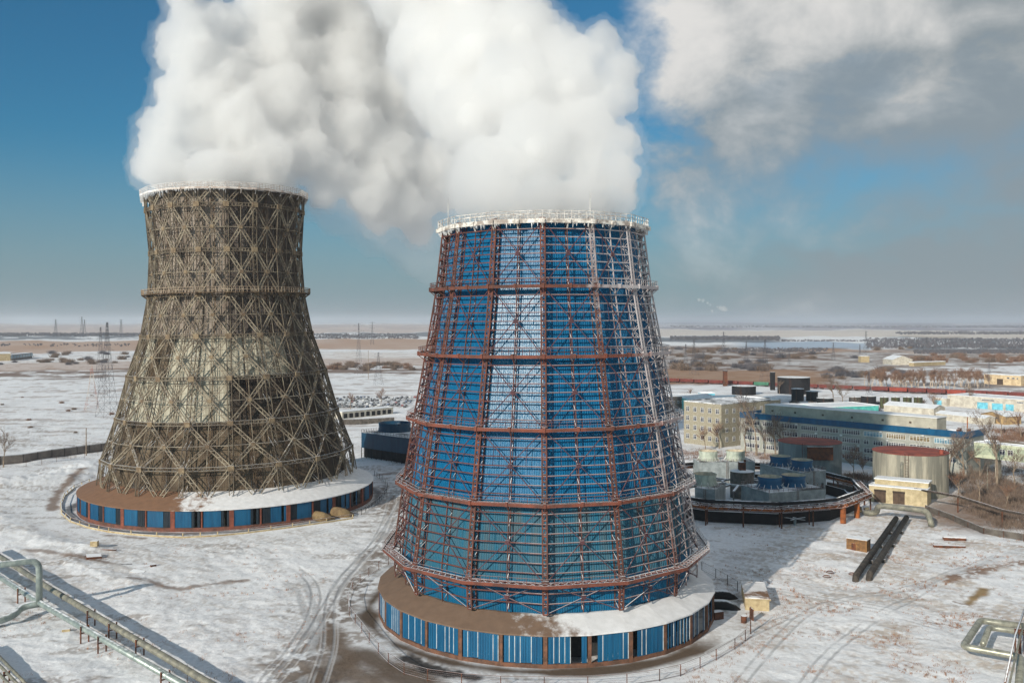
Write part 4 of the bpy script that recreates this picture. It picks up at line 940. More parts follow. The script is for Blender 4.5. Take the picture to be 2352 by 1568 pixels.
# ------------------------------------------------------------------ tanks
def tank(label, c, r, h, wall, roofm, group=None, cone=.6, flat_face=False, name='storage_tank', ladder=True):
    t = empty(name, (c[0], c[1], 0), 0, label, 'tank', group); m = MB(); m.lathe([(r, -.3), (r, h), (r + .12, h), (r + .12, h + .15), (r, h + .15)], 40); m.build('tank_shell', wall, t)
    m = MB(); m.lathe([(r + .25, h + .1), (r + .25, h + .22), (r * .5, h + .2 + cone * .6), (0, h + .2 + cone)], 40); m.build('roof', roofm, t)
    if ladder:
        m = MB(); a = -.5
        for s in (-.04, .04): m.bar(P3(r + .3, a + s, 0), P3(r + .3, a + s, h + .8), .12)
        for i in range(int(h)): m.bar(P3(r + .3, a - .04, i + .5), P3(r + .3, a + .04, i + .5), .08)
        m.build('ladder', rustd, t)
    return t
c = U(2090.5, 0, 331); t = tank('big streaked round tank with red oxide roof, in full sun behind the cream garage', c, 12.7, 14.9, tankw, redroof, cone=.7)
m = MB(); m.tube([P3(12.9, -.62, 4), P3(12.9, -.62, 11.6), P3(12.4, -.62, 12.4)], .55, 10); m.build('vent_pipe', galv_g, t); m = MB(); m.tube([P3(11.3, .7, 15.2), P3(11.3, .7, 16.6)], .7, 10); m.build('vent_cap', redroof, t)
c = U(1860, 0, 372); t = tank('dull grey tank with red roof in the shade, left of the streaked tank', c, 12.3, 13.0, mat('shaded_tank', lin(120, 132, 134), lin(96, 106, 110), scale=.3, rough=.8, stretch=.2), redroof, cone=.6)
m = MB(); m.box((0, -12.3, 10.0), (10, 1.2, 5.2)); m.build('panelled_opening', rustd, t)
for px, yb, r, h, lb in ((1823, 903, 13.4, 13.8, 'largest black tank, tallest of the tank farm'), (1708.5, 905, 10, 7, 'wide low black tank left of the largest one'), (1832, 921, 4.6, 9.5, 'narrow black tank standing before the largest one'),
                         (1865, 921, 4.4, 7.6, 'narrow black tank at the right foot of the largest one'), (1895, 930, 5.8, 5.2, 'low black tank with pale middle band right of the narrow ones'), (1995, 932, 5.2, 7.2, 'black tank left of the four olive tanks')):
    g = G(px, yb); tank(lb, g, r, h, blackm, snowm, 'black oil tanks')
for px, yb, r, h, lb in ((1758, 942, 4.7, 6.5, 'small grey tank behind the brick block'), (1821, 946, 7.3, 5.2, 'dark squat tank nearest behind the office penthouse'), (1875, 950, 7.0, 5.0, 'dark squat tank just right of the other squat one'), (1965, 930, 4.6, 6, 'grey tank left of the last black tank')):
    g = G(px, yb); tank(lb, g, r, h, conc_d, snowm, 'grey tanks behind the office')
for i, (px, w_) in enumerate(((2031, 'first'), (2057, 'second'), (2084, 'third'), (2109, 'fourth'))):
    g = G(px, 938); tank(f'olive upright tank, {w_} from the left in the row of four', g, 2.9, 8.0, silo_m, snowm, 'row of olive upright tanks', cone=.8, name='upright_tank')

# ------------------------------------------------------------------ goods train
def wagon(label, mt):
    r = empty('freight_wagon', (0, 0, 0), 0, label, 'wagon', 'open goods wagons standing on the sidings'); m = MB(); L = 14.2
    for s in (-1, 1): m.box((0, s * 1.5, 2.6), (L, .12, 2.9))
    for s in (-1, 1): m.box((s * L / 2, 0, 2.6), (.12, 2.88, 2.9))
    m.box((0, 0, 1.25), (L, 2.8, .25))
    for i in range(9):
        for s in (-1, 1): m.box((-L / 2 + .1 + i * (L - .2) / 8, s * 1.62, 2.6), (.22, .12, 2.9))
    for s in (-1, 1): m.box((0, s * 1.6, 4.1), (L + .1, .22, .18))
    m.build('body', mt, r); m = MB(); m.box((0, 0, 3.4), (L - .3, 2.8, .2)); m.build('load', conc_d, r)
    for x in (-4.6, 4.6):
        m = MB(); m.box((x, 0, .7), (2.6, 2.2, .5))
        for dx in (-.9, .9):
            for s in (-.8, .8): m.tube([(x + dx, s - .07, .45), (x + dx, s + .07, .45)], .45, 12)
        m.build('bogie', blackm, r)
    return r
a, b = Vector(G(1500, 876)), Vector(G(2420, 917)); d = (b - a); Lt = d.length; d.normalize(); rz = math.atan2(d.y, d.x); wl = 15.4; n = int(Lt / wl)
protos = {}; ks = {}
for row in (0, 1):
    for i in range(n):
        if row == 1 and i < n - 9: continue
        c = a + d * (wl * (i + .5)) + Vector((-d.y, d.x, 0)) * (7.5 if row else 0)
        kind = 'green' if (i == 7 and row == 0) else 'bright' if (i in (n - 8, n - 5) and not row) else 'dull'
        lb = {'green': 'green goods wagon among the red ones on the siding', 'bright': 'bright orange red open goods wagon on the near siding', 'dull': ('dull brown red open goods wagon on the near siding' if row == 0 else 'dull brown red goods wagon on the farther siding')}[kind]
        if kind not in protos: protos[kind] = wagon(lb, {'green': greenw, 'bright': redw2, 'dull': redw}[kind]); ks[kind] = children(protos[kind]); protos[kind].location = c; protos[kind].rotation_euler.z = rz
        else: copy_tree(protos[kind], c, rz, ks[kind], lb)
m = MB()
for off_ in (0, 7.5):
    for s in (-.76, .76): o_ = Vector((-d.y, d.x, 0)) * (off_ + s); m.bar(a + o_ - d * 60 + Vector((0, 0, .12)), b + o_ + Vector((0, 0, .12)), .1, .16)
tag(m.build('railway_track', rustd), kind='structure')

# ------------------------------------------------------------------ lattice pylons and poles
def pylon_mesh(h, w, t, arms, arm_w):
    pm = MB(); f = lambda z: w * ((1 - z / h) ** 1.25 * .92 + .08) / 2; n = 9; zs = [h * (1 - (1 - i / n) ** 1.25) for i in range(n + 1)]
    for i in range(n):
        z0, z1 = zs[i], zs[i + 1]; a, b = f(z0), f(z1); P = [(-1, -1), (1, -1), (1, 1), (-1, 1)]
        for k in range(4):
            p, q = P[k], P[(k + 1) % 4]; A_, B_, C_, D_ = (p[0] * a, p[1] * a, z0), (q[0] * a, q[1] * a, z0), (p[0] * b, p[1] * b, z1), (q[0] * b, q[1] * b, z1)
            pm.bar(A_, C_, t); pm.bar(A_, D_, t * .6); pm.bar(B_, C_, t * .6); pm.bar(C_, D_, t * .6)
    am = []
    for z in arms:
        m = MB(); y = f(z)
        for s in (-1, 1): m.bar((s * y, 0, z), (s * arm_w, 0, z), t * .8); m.bar((s * y, 0, z + h * .035), (s * arm_w, 0, z), t * .6)
        am.append(m)
    return pm, am
steel = mat('grey_pylon_steel', lin(92, 92, 98), lin(70, 70, 76), scale=.1, rough=.7, coord='World')
steel_r = mat('red_white_mast', lin(150, 84, 70), lin(190, 180, 170), scale=.12, rough=.7, contrast=(.45, .55), coord='World')
def pylon(px, py, ptop, label, mt, wf=.2, nm='pylon', arms=(.72, .84, .95), aw=.13, tf=.005, group='power line pylons on the plain'):
    g = G(px, py); h = (py - ptop) * g[1] / F; r = empty(nm, (g[0], g[1], 0), random.Random(px).uniform(0, 1.0), label, 'pylon', group)
    t = max(.10, h * tf * .38, g[1] * .00011); pm, am = pylon_mesh(h, h * wf, t, [h * q for q in arms], h * aw); pm.build('lattice_mast', mt, r)
    for m in am: m.build('cross_arm', mt, r)
pylon(211, 942, 839, 'short red and white lattice mast left of the brown tower', steel_r, .28, arms=(.45, .7, .9), aw=.06)
pylon(246, 957, 740, 'tallest grey lattice pylon, close to the brown tower', steel, .17, arms=(.55, .7, .85), aw=.08, tf=.006)
pylon(231, 911, 751, 'slim tall pylon just behind the tallest one', steel, .15, arms=(.6, .75, .9), aw=.08, tf=.005)
for px, py, pt, lb in ((128, 774, 733, 'leftmost faint pylon on the left horizon'), (188, 775, 727, 'faint tall pylon, left of the close pair on the left horizon'), (194, 774, 734, 'faint pylon, right one of the close pair on the left horizon'), (278, 776, 733, 'faint pylon on the horizon at the brown tower edge')):
    pylon(px, py, pt, lb, steel)
pylon(869, 884, 809, 'dark lattice pylon between the towers above the parked cars', steel, .26)
pylon(824, 859, 742, 'tall faint pylon right of the brown tower', steel, .12, tf=.004); pylon(855, 791, 739, 'small far pylon between the towers', steel, .14)
for px, py, pt, lb in ((1575, 837, 790, 'stout pylon nearest the blue tower on the right plain'), (1594, 860, 779, 'tall slim pylon second from the blue tower'), (1615, 839, 805, 'short pylon third from the blue tower'), (1662, 829, 762, 'dark tall pylon fourth from the blue tower'),
                       (1714, 828, 784, 'pale pylon between two darker ones'), (1757, 876, 779, 'tall dark pylon above the low black tank'), (1813, 839, 802, 'faint pylon left of the largest black tank top'), (1914, 828, 786, 'wide legged pylon right of the largest black tank'),
                       (1975, 812, 790, 'small pylon in the pair before the white strip'), (1989, 814, 760, 'tall dark pylon in the pair before the white strip'), (2128, 804, 774, 'faint pylon against the dark wood at right'), (2172, 812, 776, 'dark pylon against the wood above the birches'),
                       (1996, 908, 853, 'brown pylon standing in front of the wagons'), (2272, 898, 830, 'slim pylon at the right before the derelict hall')):
    pylon(px, py, pt, lb, steel, .2)
def pole(px, py, ptop, label, r=.16, nm='pole', mt=None, arm=False):
    g = G(px, py); h = (py - ptop) * g[1] / F; m = MB(); m.tube([(0, 0, -.3), (0, 0, h)], [r, r * .7], 7)
    if arm: m.bar((0, 0, h), (1.6, 0, h + .4), .12)
    tag(m.build(nm, mt or bark, None, (g[0], g[1], 0)), label, 'pole')
pole(198, 1046, 982, 'tall wooden pole rising behind the dark panel wall', .28); pole(846, 870, 805, 'thin pole beside the pylons between the towers', .3)
pole(2268, 1130, 1068, 'grey lamp post standing in the brown thicket', .17, 'lamp_post', galv_g, True); pole(1724, 1454, 1392, 'bent rusty post by the concrete shelter', .12, mt=rustd)
pole(430, 1562, 1525, 'short thin stake beside the lower left pipes', .06, mt=rustd); pole(2222, 1003, 957, 'ochre pipe post behind the office corner', .35, 'vent_post', orr)
for px, yb, yt, lb in ((1665.5, 886, 852, 'square brown brick chimney behind the tanks'), (1774.5, 896, 856, 'black framed chimney behind the tanks')):
    g = G(px, yb); h = (yb - yt) * g[1] / F; ch = empty('chimney', (g[0], g[1], 0), 0, lb, 'chimney'); m = MB(); m.box((0, 0, h / 2), (3.6, 3.6, h)); m.build('shaft', rustd if px < 1700 else blackm, ch); m = MB(); m.box((0, 0, h + .3), (4.0, 4.0, .6)); m.build('cap', blackm, ch)
# ------------------------------------------------------------------ fences and walls
def fence(label, pts, hgt, postm, railm, name='fence', step=None, rails=(1.0, .12), w=.1, curb=None, panel=None, wire=True):
    r = empty(name, pts[0], 0, label, 'fence'); o = Vector(pts[0]); P_ = [Vector(p) - o for p in pts]; Q_ = []
    for a, b in zip(P_[:-1], P_[1:]):
        n = max(1, round((b - a).length / (step or (b - a).length)))
        for i in range(n): Q_.append(a.lerp(b, i / n))
    Q_.append(P_[-1]); pm = None
    for q in Q_[:95]:
        if pm is None: m = MB(); m.box((0, 0, hgt / 2 - .2), (w, w, hgt + .4)); pm = m.build('post', postm, r, q)
        else: c = pm.copy(); COL.objects.link(c); c.location = q
    m = MB()
    for a, b in zip(Q_[:-1], Q_[1:]):
        for f in rails: m.bar(a + Vector((0, 0, hgt * f)), b + Vector((0, 0, hgt * f)), w * .55)
    if wire:
        for a, b in zip(Q_[:-1], Q_[1:]):
            for f in (.3, .5, .7, .85): m.bar(a + Vector((0, 0, hgt * f)), b + Vector((0, 0, hgt * f)), .02)
    if m.v: m.build('rail', railm, r)
    if curb:
        m = MB()
        for a, b in zip(Q_[:-1], Q_[1:]): m.bar(a + Vector((0, 0, .2)), b + Vector((0, 0, .2)), .35, .6)
        m.build('kerb', curb, r)
    if panel:
        for a, b in list(zip(Q_[:-1], Q_[1:]))[:95]: m = MB(); m.bar(a + Vector((0, 0, hgt * .46)), b + Vector((0, 0, hgt * .46)), .16, hgt * .98); m.build('wall_panel', panel, r)
    return r
GP = lambda L_: [G(x, y) for x, y in L_]
fence('rusty wire fence on posts curving round the left and front of the blue tower', GP([(892, 1296), (870, 1307), (847, 1322), (827, 1337), (810, 1354), (800, 1382), (803, 1414), (816, 1432), (831, 1451), (848, 1475), (869, 1500), (892, 1524), (928, 1548), (982, 1563), (1060, 1574), (1150, 1580), (1250, 1581), (1350, 1580), (1440, 1574), (1515, 1563), (1563, 1552), (1608, 1534), (1645, 1515), (1688, 1490), (1712, 1470), (1724, 1452)]), 2.1, rustd, rustd, w=.13)
fence('dark fence with a gate behind the black ducts right of the blue tower', GP([(1612, 1310), (1644, 1327), (1671, 1342), (1694, 1357)]), 2.3, blackm, blackm, w=.13)
fence('low concrete kerb and short posts circling the brown tower', GP([(205, 1108), (170, 1122), (148, 1140), (140, 1160), (142, 1180), (162, 1198), (205, 1213), (250, 1222), (301, 1228), (360, 1232), (420, 1235), (500, 1231), (571, 1224), (672, 1211), (750, 1200), (810, 1191)]), 1.4, conc_y, rustd, w=.28, step=6, curb=conc_y, wire=False)
fence('dark railing round the right side of the brown tower', GP([(810, 1191), (840, 1176), (868, 1156), (887, 1133), (890, 1116), (878, 1102), (860, 1092)]), 1.9, blackm, blackm, w=.14, step=4)
fence('dark concrete panel wall along the left plain', GP([(-40, 1072), (0, 1067), (53, 1062), (119, 1051), (232, 1036), (300, 1026)]), 3.7, blackm, blackm, 'panel_wall', step=7.0, w=.3, panel=mat('grey_wall_panel', lin(122, 114, 108), lin(96, 90, 86), rough=.9, scale=.3), wire=False)
fence('thin wire fence in front of the dark panel wall', GP([(-40, 1084), (0, 1079), (60, 1072), (130, 1061), (225, 1046)]), 2.6, rustd, rustd, step=8, w=.09)
fence('grey concrete panel wall before the white garages', GP([(780, 975), (830, 974), (905, 970)]), 3.2, conc_d, conc_d, 'panel_wall', step=5, w=.3, panel=conc_d, wire=False)
fence('stained concrete wall running behind the cream garage to the ring', GP([(1990, 1140), (1945, 1128), (1900, 1120)]), 2.2, conc_d, conc_d, 'panel_wall', step=6, w=.25, panel=conc_d, wire=False)
fence('long brown wall crossing the thicket', GP([(2126, 1172), (2190, 1196), (2260, 1226), (2352, 1240)]), 1.8, rustd, conc_d, 'panel_wall', step=7, w=.25, panel=conc_d, wire=False)

# ------------------------------------------------------------------ pipes
def pipe(name, label, pts, r, mt, cat='pipe', bands=True, bend=1.5, supports=(), group=None, smt=None):
    o = Vector(pts[0]); root = empty(name, (o.x, o.y, 0), 0, label, cat, group); z0 = Vector((o.x, o.y, 0)); P_ = [Vector(p) - z0 for p in pts]
    out = [P_[0]]
    for i in range(1, len(P_) - 1):
        a, b, c = P_[i - 1], P_[i], P_[i + 1]; u = (a - b).normalized(); v = (c - b).normalized(); k = min(bend, (a - b).length * .45, (c - b).length * .45)
        for t in (0, .2, .4, .6, .8, 1): out.append((b + u * k).lerp(b, t).lerp(b.lerp(b + v * k, t), t))
    out.append(P_[-1]); m = MB(); m.tube(out, r, 20); m.build('pipe_run', mt, root, smooth=True)
    if bands:
        for a, b in zip(P_[:-1], P_[1:]):
            n = int((b - a).length / 6); m = MB()
            for i in range(1, n): m = MB(); c = a.lerp(b, i / n); u = (b - a).normalized() * .09; m.tube([c - u, c + u], r * 1.025, 20); m.build('joint_band', mt, root)
    for (sg, t_) in supports:
        g = P_[sg].lerp(P_[sg + 1], t_); z = g.z; m = MB(); ax = (P_[sg + 1] - P_[sg]); ax.z = 0; ax.normalize(); sd = Vector((-ax.y, ax.x, 0))
        for s in (-1, 1): m.bar(g + sd * s * (r + .15) - Vector((0, 0, z + .3)), g + sd * s * (r + .15) + Vector((0, 0, r + .1)), .22)
        m.bar(g + sd * (r + .3) - Vector((0, 0, r + .12)), g - sd * (r + .3) - Vector((0, 0, r + .12)), .22); m.build('support', smt or rustd, root)
    return root
zp = 2.6
pipe('steam_pipe', 'front silvery green pipe of the pair crossing the lower left corner', [G(-60, 1286, zp), G(105, 1392, zp), G(470, 1600, zp)], .6, galv, supports=[(0, .7), (1, .3), (1, .42), (1, .8)], cat='pipe')
pipe('steam_pipe', 'rear brownish pipe of the pair crossing the lower left corner', [G(-40, 1252, zp), G(110, 1348, zp), G(500, 1580, zp)], .6, galv_g, supports=[(1, .32), (1, .46), (1, .62)], cat='pipe')
A = G(90, 1383, zp); top = Vector((A[0], A[1], 11.6)); far_ = Vector((-118.5, 181.0, 11.6))
pipe('riser_loop', 'tall silvery pipe loop standing up from the pair at the left edge', [A, top, far_], .66, galv, bend=2.2)
pipe('branch_pipe', 'curved silvery branch pipe bending to the left edge below the loop', [G(98, 1384, 2.4), G(52, 1392, 1.9), G(28, 1416, 1.3), G(-30, 1432, 1.2)], .72, galv, bend=2.5, bands=False)
for k, off_ in enumerate((0, 1.0, 2.0)):
    pipe('thin_pipe', ('upper', 'middle', 'lower')[k] + ' thin grey pipe in the bundle at the bottom left corner', [Vector(G(-30, 1478, 1.4)) + Vector((-off_, -off_ * .5, 0)), Vector(G(80, 1590, 1.4)) + Vector((-off_, -off_ * .5, 0))], .26, galv_g, bands=False, group='thin pipes in the bottom left corner', supports=[(0, .6)] if k == 1 else ())
for k, (p, q, w_) in enumerate((((1966, 1322), (2058, 1190), 'left'), ((1997, 1319), (2082, 1188), 'right'))):
    a, b = Vector(G(*p, 1.1)), Vector(G(*q, 1.3)); e = a + (a - b).normalized() * .9 - Vector((0, 0, 1.6))
    rp = pipe('black_pipe', f'{w_} one of the two tarred pipes sloping down to the snow', [e, a, b], .78, blackp, bands=False, bend=.8, group='twin tarred pipes')
    for t in (.25, .5, .75): c = a.lerp(b, t) - Vector((e.x, e.y, 0)); m = MB(); m.box((c.x, c.y, .3), (2.4, .5, 1.0), math.atan2((b - a).y, (b - a).x) + math.pi / 2); m.build('saddle', conc_d, rp)
pipe('header_pipe', 'thick grey green header pipe arching over the end of the black pipes', [G(1985, 1176, 1.0), G(2014, 1178, 1.2), G(2016, 1160, 4.2), G(2130, 1172, 4.4), G(2139, 1203, 1.2), G(2139, 1208, -.3)], .9, galv_g, bands=False, bend=2.2)
z5 = 3.0
pipe('silver_pipe', 'outer bright silver pipe loop in the lower right corner', [G(2400, 1444, z5), G(2252, 1424, z5), G(2212, 1484, z5), G(2345, 1508, z5), G(2338, 1600, z5)], .62, alum, bend=1.3)
pipe('silver_pipe', 'inner bright silver pipe behind the outer loop in the lower right corner', [G(2400, 1458, z5), G(2272, 1440, z5), G(2258, 1478, z5)], .55, alum, bend=1.2)
for k, (p, q, w_) in enumerate((((2352 + 18, 1352), (2308, 1568), 'left'), ((2352 + 30, 1358), (2316, 1580), 'right'))):
    pipe('thin_pipe', f'{w_} thin rusty pipe passing over the silver loop', [G(*p, 4.6), G(p[0] - 38, 1458, 4.7), G(*q, 4.6)], .17, (rustd, galv_g)[k], bands=False, bend=.4, supports=[(0, .9)], group='thin pipes over the silver loop')
# power or steam line on trestles to the right of the garage
pts = [G(2100, 1122, 5.5), G(2200, 1140, 5.2), G(2302, 1172, 5.0), G(2400, 1190, 5.0)]
tr = pipe('trestle_line', 'dark pipe trestle slanting from the cream garage into the thicket', pts, .28, blackp, bands=False, bend=.5)
m = MB(); z0 = Vector((pts[0][0], pts[0][1], 0))
for a, b in zip(pts[:-1], pts[1:]): lattice(m, Vector(a) - z0 + Vector((0, 0, .1)), Vector(b) - z0 + Vector((0, 0, .1)), Vector(a) - z0 + Vector((.8, .5, .1)), Vector(b) - z0 + Vector((.8, .5, .1)), 1.4, .12, up=(0, 0, 1)); m.bar(Vector(a) - z0 + Vector((.8, .5, .1)), Vector(b) - z0 + Vector((.8, .5, .1)), .25)
m.build('walkway', rustd, tr)
for p in pts[:-1]: q = Vector(p) - z0; m = MB(); m.bar(q + Vector((0, 0, -6)), q, .3); m.build('leg', rustd, tr)
ochre_duct = mat('ochre_duct', lin(136, 116, 84), lin(104, 86, 64), scale=.5, rough=.85, coord='World')
# ducts coming out of the towers
for k, (px, py, r, lb) in enumerate(((742, 1197, 1.6, 'left ochre elbow duct'), (786, 1187, 1.7, 'right ochre elbow duct'))):
    g = G(px, py); dr = (Vector((LC[0], LC[1], 0)) - Vector(g)).normalized(); sd = Vector((dr.y, -dr.x, 0))
    pipe('elbow_duct', lb + ' in the snow at the foot of the brown tower', [Vector(g) + dr * 5 + Vector((0, 0, 1.2)), Vector(g) + Vector((0, 0, 1.3)), Vector(g) + sd * 2.6 - dr * 1.2 + Vector((0, 0, -.6))], r, ochre_duct, bands=False, bend=3, cat='duct', group='ochre ducts at the brown tower')
for k, (px, py, lb) in enumerate(((1668, 1374, 'rear black duct'), (1672, 1398, 'front black duct'))):
    g = G(px, py); dr = (Vector((BC[0], BC[1], 0)) - Vector(g)).normalized()
    pipe('black_duct', lb + ' leaving the blue tower beside the concrete shelter', [Vector(g) + dr * 9 + Vector((0, 0, 1.0)), Vector(g) + Vector((0, 0, 1.0)), Vector(g) - dr * 2.2 + Vector((0, 0, -.9))], 1.05, blackm, bands=False, bend=2, cat='duct', group='black ducts at the blue tower')

# ------------------------------------------------------------------ scrap, slabs, sections of pipe
def thing_box(name, label, px, py, size, rz, mt, cat, tilt=0.0, sx=.0, group=None):
    g = G(px, py); m = MB(); m.box((0, 0, size[2] / 2), size); o = m.build(name, mt, None, (g[0], g[1], zg(g[0], g[1]) - .1), rz)
    bv = o.modifiers.new('edge', 'BEVEL'); bv.width = .06; bv.segments = 2
    o.rotation_euler.x = tilt; o.rotation_euler.y = sx; return tag(o, label, cat, group)
thing_box('concrete_block', 'square ochre concrete block on the snow left of centre', 217, 1262, (1.9, 1.4, 1.5), .1, conc_y, 'block')
thing_box('concrete_slab', 'thick brown slab half buried in snow below the concrete block', 215, 1281, (3.6, 3.0, .9), .5, rustd, 'slab', .06, .05)
thing_box('timber_beam', 'long plank lying from the concrete block to the right', 243, 1265, (6.0, .4, .35), -.1, rustd, 'beam')
thing_box('board', 'brown board lying flat among the scrap', 330, 1299, (4.8, 1.5, .22), .3, rustd, 'board', .05)
thing_box('board', 'grey sheet leaning in the snow below the brown board', 316, 1312, (3.4, 1.8, .2), -.2, conc, 'board', .15, .1)
thing_box('timber_beam', 'thin dark beam left of the brown board', 285, 1295, (4.0, .25, .25), .1, blackm, 'beam')
thing_box('scrap_box', 'small dark box at the right end of the scrap heap', 352, 1300, (1.4, .9, .6), .6, rustd, 'scrap')
thing_box('channel_beam', 'snow topped rusty channel beam on the right slope', 2180, 1256, (8.2, 1.1, .8), -.16, rustd, 'beam')
thing_box('dark_crate', 'dark steel crate by the skirt foot right of the blue tower', 1648, 1420, (2.2, 1.4, 1.7), .4, rustd, 'crate')
thing_box('stone', 'brick block under the lower left pipes', 152, 1449, (1.5, .8, .6), .3, conc_y, 'block')
def section(label, px, py, L_, r, rz, mt):
    g = G(px, py); m = MB(); m.tube([(-L_ / 2, 0, r * .8), (L_ / 2, 0, r * .8)], r, 16, caps=False); m.tube([(-L_ / 2 + .01, 0, r * .8), (L_ / 2 - .01, 0, r * .8)], r * .9, 16, caps=False); tag(m.build('pipe_section', mt, None, (g[0], g[1], zg(g[0], g[1])), rz, smooth=True), label, 'pipe section')
section('short open rusty pipe section with snow on top, on the right slope', 2192, 1239, 6.0, .6, -.16, rustd); section('wide cream drum section lying before the pipe ring', 1984, 1178, 3.2, 1.3, .9, conc_y)
for px, py, lb in ((1899, 1324, 'dark ring left of the black pipe ends'), (1906, 1314, 'rusty flat ring behind the dark ring'), (1958, 1318, 'dark curved strip at the left pipe end')):
    g = G(px, py); m = MB(); m.lathe([(1.0, 0), (1.0, .22), (.82, .22), (.82, 0)], 24); tag(m.build('steel_ring', rustd, None, (g[0], g[1], .05)), lb, 'ring')
g = G(1826, 1205); fr = empty('scrap_fan', (g[0], g[1], 0), .3, 'discarded fan rotor with long blades lying in the shade before the ring', 'fan rotor'); m = MB(); m.tube([(0, 0, 0), (0, 0, 2.2)], .45, 12); m.build('hub', greym, fr)
for k in range(5): a = k * 1.26; m = MB(); m.bar((math.cos(a) * .45, math.sin(a) * .45, 1.9), (math.cos(a) * 3.6, math.sin(a) * 3.6, 2.1), .5, .1); m.build('blade', greym, fr)
g = G(1720, 1428); pr_ = empty('barrel_stand', (g[0], g[1], 0), .2, 'rusty barrel and leaning plate at the fence end by the shelter', 'scrap'); m = MB(); m.tube([(-1.1, 0, .0), (-1.1, 0, 1.4)], .6, 14); m.build('barrel', rustd, pr_); m = MB(); m.box((.7, .2, 1.6), (.15, 1.6, 2.4)); m.build('plate', rustd, pr_)

# ------------------------------------------------------------------ parked cars
def car_mesh(col_, i):
    m = MB(); prof = [(-2.1, .35), (-2.15, .8), (-1.9, .95), (-1.45, 1.0), (-.85, 1.45), (.75, 1.48), (1.5, 1.0), (2.05, .9), (2.15, .6), (2.1, .35)]
    def ex(pf, y0, y1, mi): 
        n = len(pf); b = [(x, y0, z) for x, z in pf] + [(x, y1, z) for x, z in pf]; m.add(b, [tuple(range(n))[::-1], tuple(range(n, 2 * n))] + [(j, (j + 1) % n, n + (j + 1) % n, n + j) for j in range(n)], mi)
    ex(prof, -.85, .85, 0); ex([(-1.3, 1.03), (-.82, 1.38), (.7, 1.4), (1.3, 1.03)], -.87, .87, 1)
    for x in (-1.35, 1.35):
        for y in (-.8, .8): m.tube([(x, y - .1, .33), (x, y + .1, .33)], .33, 10, mi=2)
    return m
cnames = [('black', (.02, .02, .025)), ('white', (.6, .6, .6)), ('dark blue', (.02, .05, .12)), ('silver grey', (.28, .29, .3)), ('dark red', (.22, .03, .03)), ('dark grey', (.07, .075, .08))]
rnd = random.Random(9); cd = []
for i, (nm, c_) in enumerate(cnames):
    cm = mat('car_paint_' + nm.replace(' ', '_'), c_, tuple(x * .8 for x in c_), rough=.4, spec=.5, snow=.93, coord='World'); o = car_mesh(c_, i).build('parked_car', [cm, glass, blackm]); cd.append(o.data); bpy.data.objects.remove(o)
for r_ in range(9):
    for j in range(19):
        if rnd.random() < .22 or (r_ in (4,) and rnd.random() < .6): continue
        y = 655 + r_ * 10.5 + rnd.uniform(-2, 2); x = -137 + j * 3.35 + rnd.uniform(-.6, .6) - (y - 650) * .02
        i = rnd.choice([0, 0, 1, 2, 3, 3, 5, 5, 5, 4 if rnd.random() < .5 else 0]); o = bpy.data.objects.new('parked_car', cd[i]); COL.objects.link(o); o.location = (x, y, 0); o.rotation_euler.z = math.pi / 2 + rnd.uniform(-.2, .2)
        tag(o, f'{cnames[i][0]} car with snow on its roof, ' + ('near rows' if r_ < 3 else 'middle rows' if r_ < 6 else 'far rows') + ' of the crowded car park', 'car', 'cars crowded in the car park')

# ------------------------------------------------------------------ bare trees and bushes
def tree_bm(seed, h, spread, levels, tw, nsub=4, tri=True):
    rnd = random.Random(seed); T = MB(); W = MB()
    def rib(p, q, w):
        d = (q - p).normalized(); a = d.cross(Vector((rnd.gauss(0, 1), rnd.gauss(0, 1), rnd.gauss(0, 1)))).normalized() * w / 2; W.add([p - a, p + a, q], [(0, 1, 2)])
    def grow(p, d, ln, r, lv):
        n = 3; 
        for i in range(n):
            q = p + d * ln / n; 
            if lv < 2: T.bar(p, q, r * 2, r * 2)
            else: rib(p, q, max(tw, r * 2))
            if i > 0 or lv > 0:
                for _ in range(nsub if lv else nsub + 1):
                    if lv < levels:
                        s = Vector((rnd.gauss(0, 1), rnd.gauss(0, 1), rnd.uniform(.1, .9))).normalized(); e = (d * .8 + s * spread).normalized(); grow(q, e, ln * rnd.uniform(.35, .6), r * .45, lv + 1)
            d = (d + Vector((rnd.gauss(0, .12), rnd.gauss(0, .12), .05))).normalized(); p = q; r *= .75
    grow(Vector((0, 0, -.3)), Vector((rnd.gauss(0, .04), rnd.gauss(0, .04), 1)).normalized(), h * .78, h * .018, 0); return T, W
def make_tree(name, seed, h, label, group, tm, wm, spread=.8, levels=3, tw=.05, nsub=3, cat='tree'):
    r = empty(name, (0, 0, 0), 0, label, cat, group); T, W = tree_bm(seed, h, spread, levels, tw, nsub); T.build('trunk', tm, r); W.build('crown', wm, r); return r
def scatter(proto, places, used, rnd, labels):
    for (p, lb) in zip(places, labels):
        s = rnd.uniform(.8, 1.25)
        if not used[0]: proto.location = p; proto['label'] = lb; used[0] = 1; proto.scale = (s,) * 3; continue
        copy_tree(proto, p, rnd.uniform(0, 6.28), None if False else proto_k[proto.name], lb, (s, s, s * rnd.uniform(.9, 1.15)))
proto_k = {}
protosT = [make_tree('bare_tree', 31, 13, '', 'bare trees round the offices and tanks', bark, twig, tw=.13), make_tree('bare_tree', 32, 9, '', 'bare trees round the offices and tanks', bark, twig_r, .9, tw=.12), make_tree('bare_tree', 33, 16, '', 'bare trees round the offices and tanks', bark, twig, .65, tw=.13)]
for p in protosT: proto_k[p.name] = children(p)
usedT = [[0], [0], [0]]
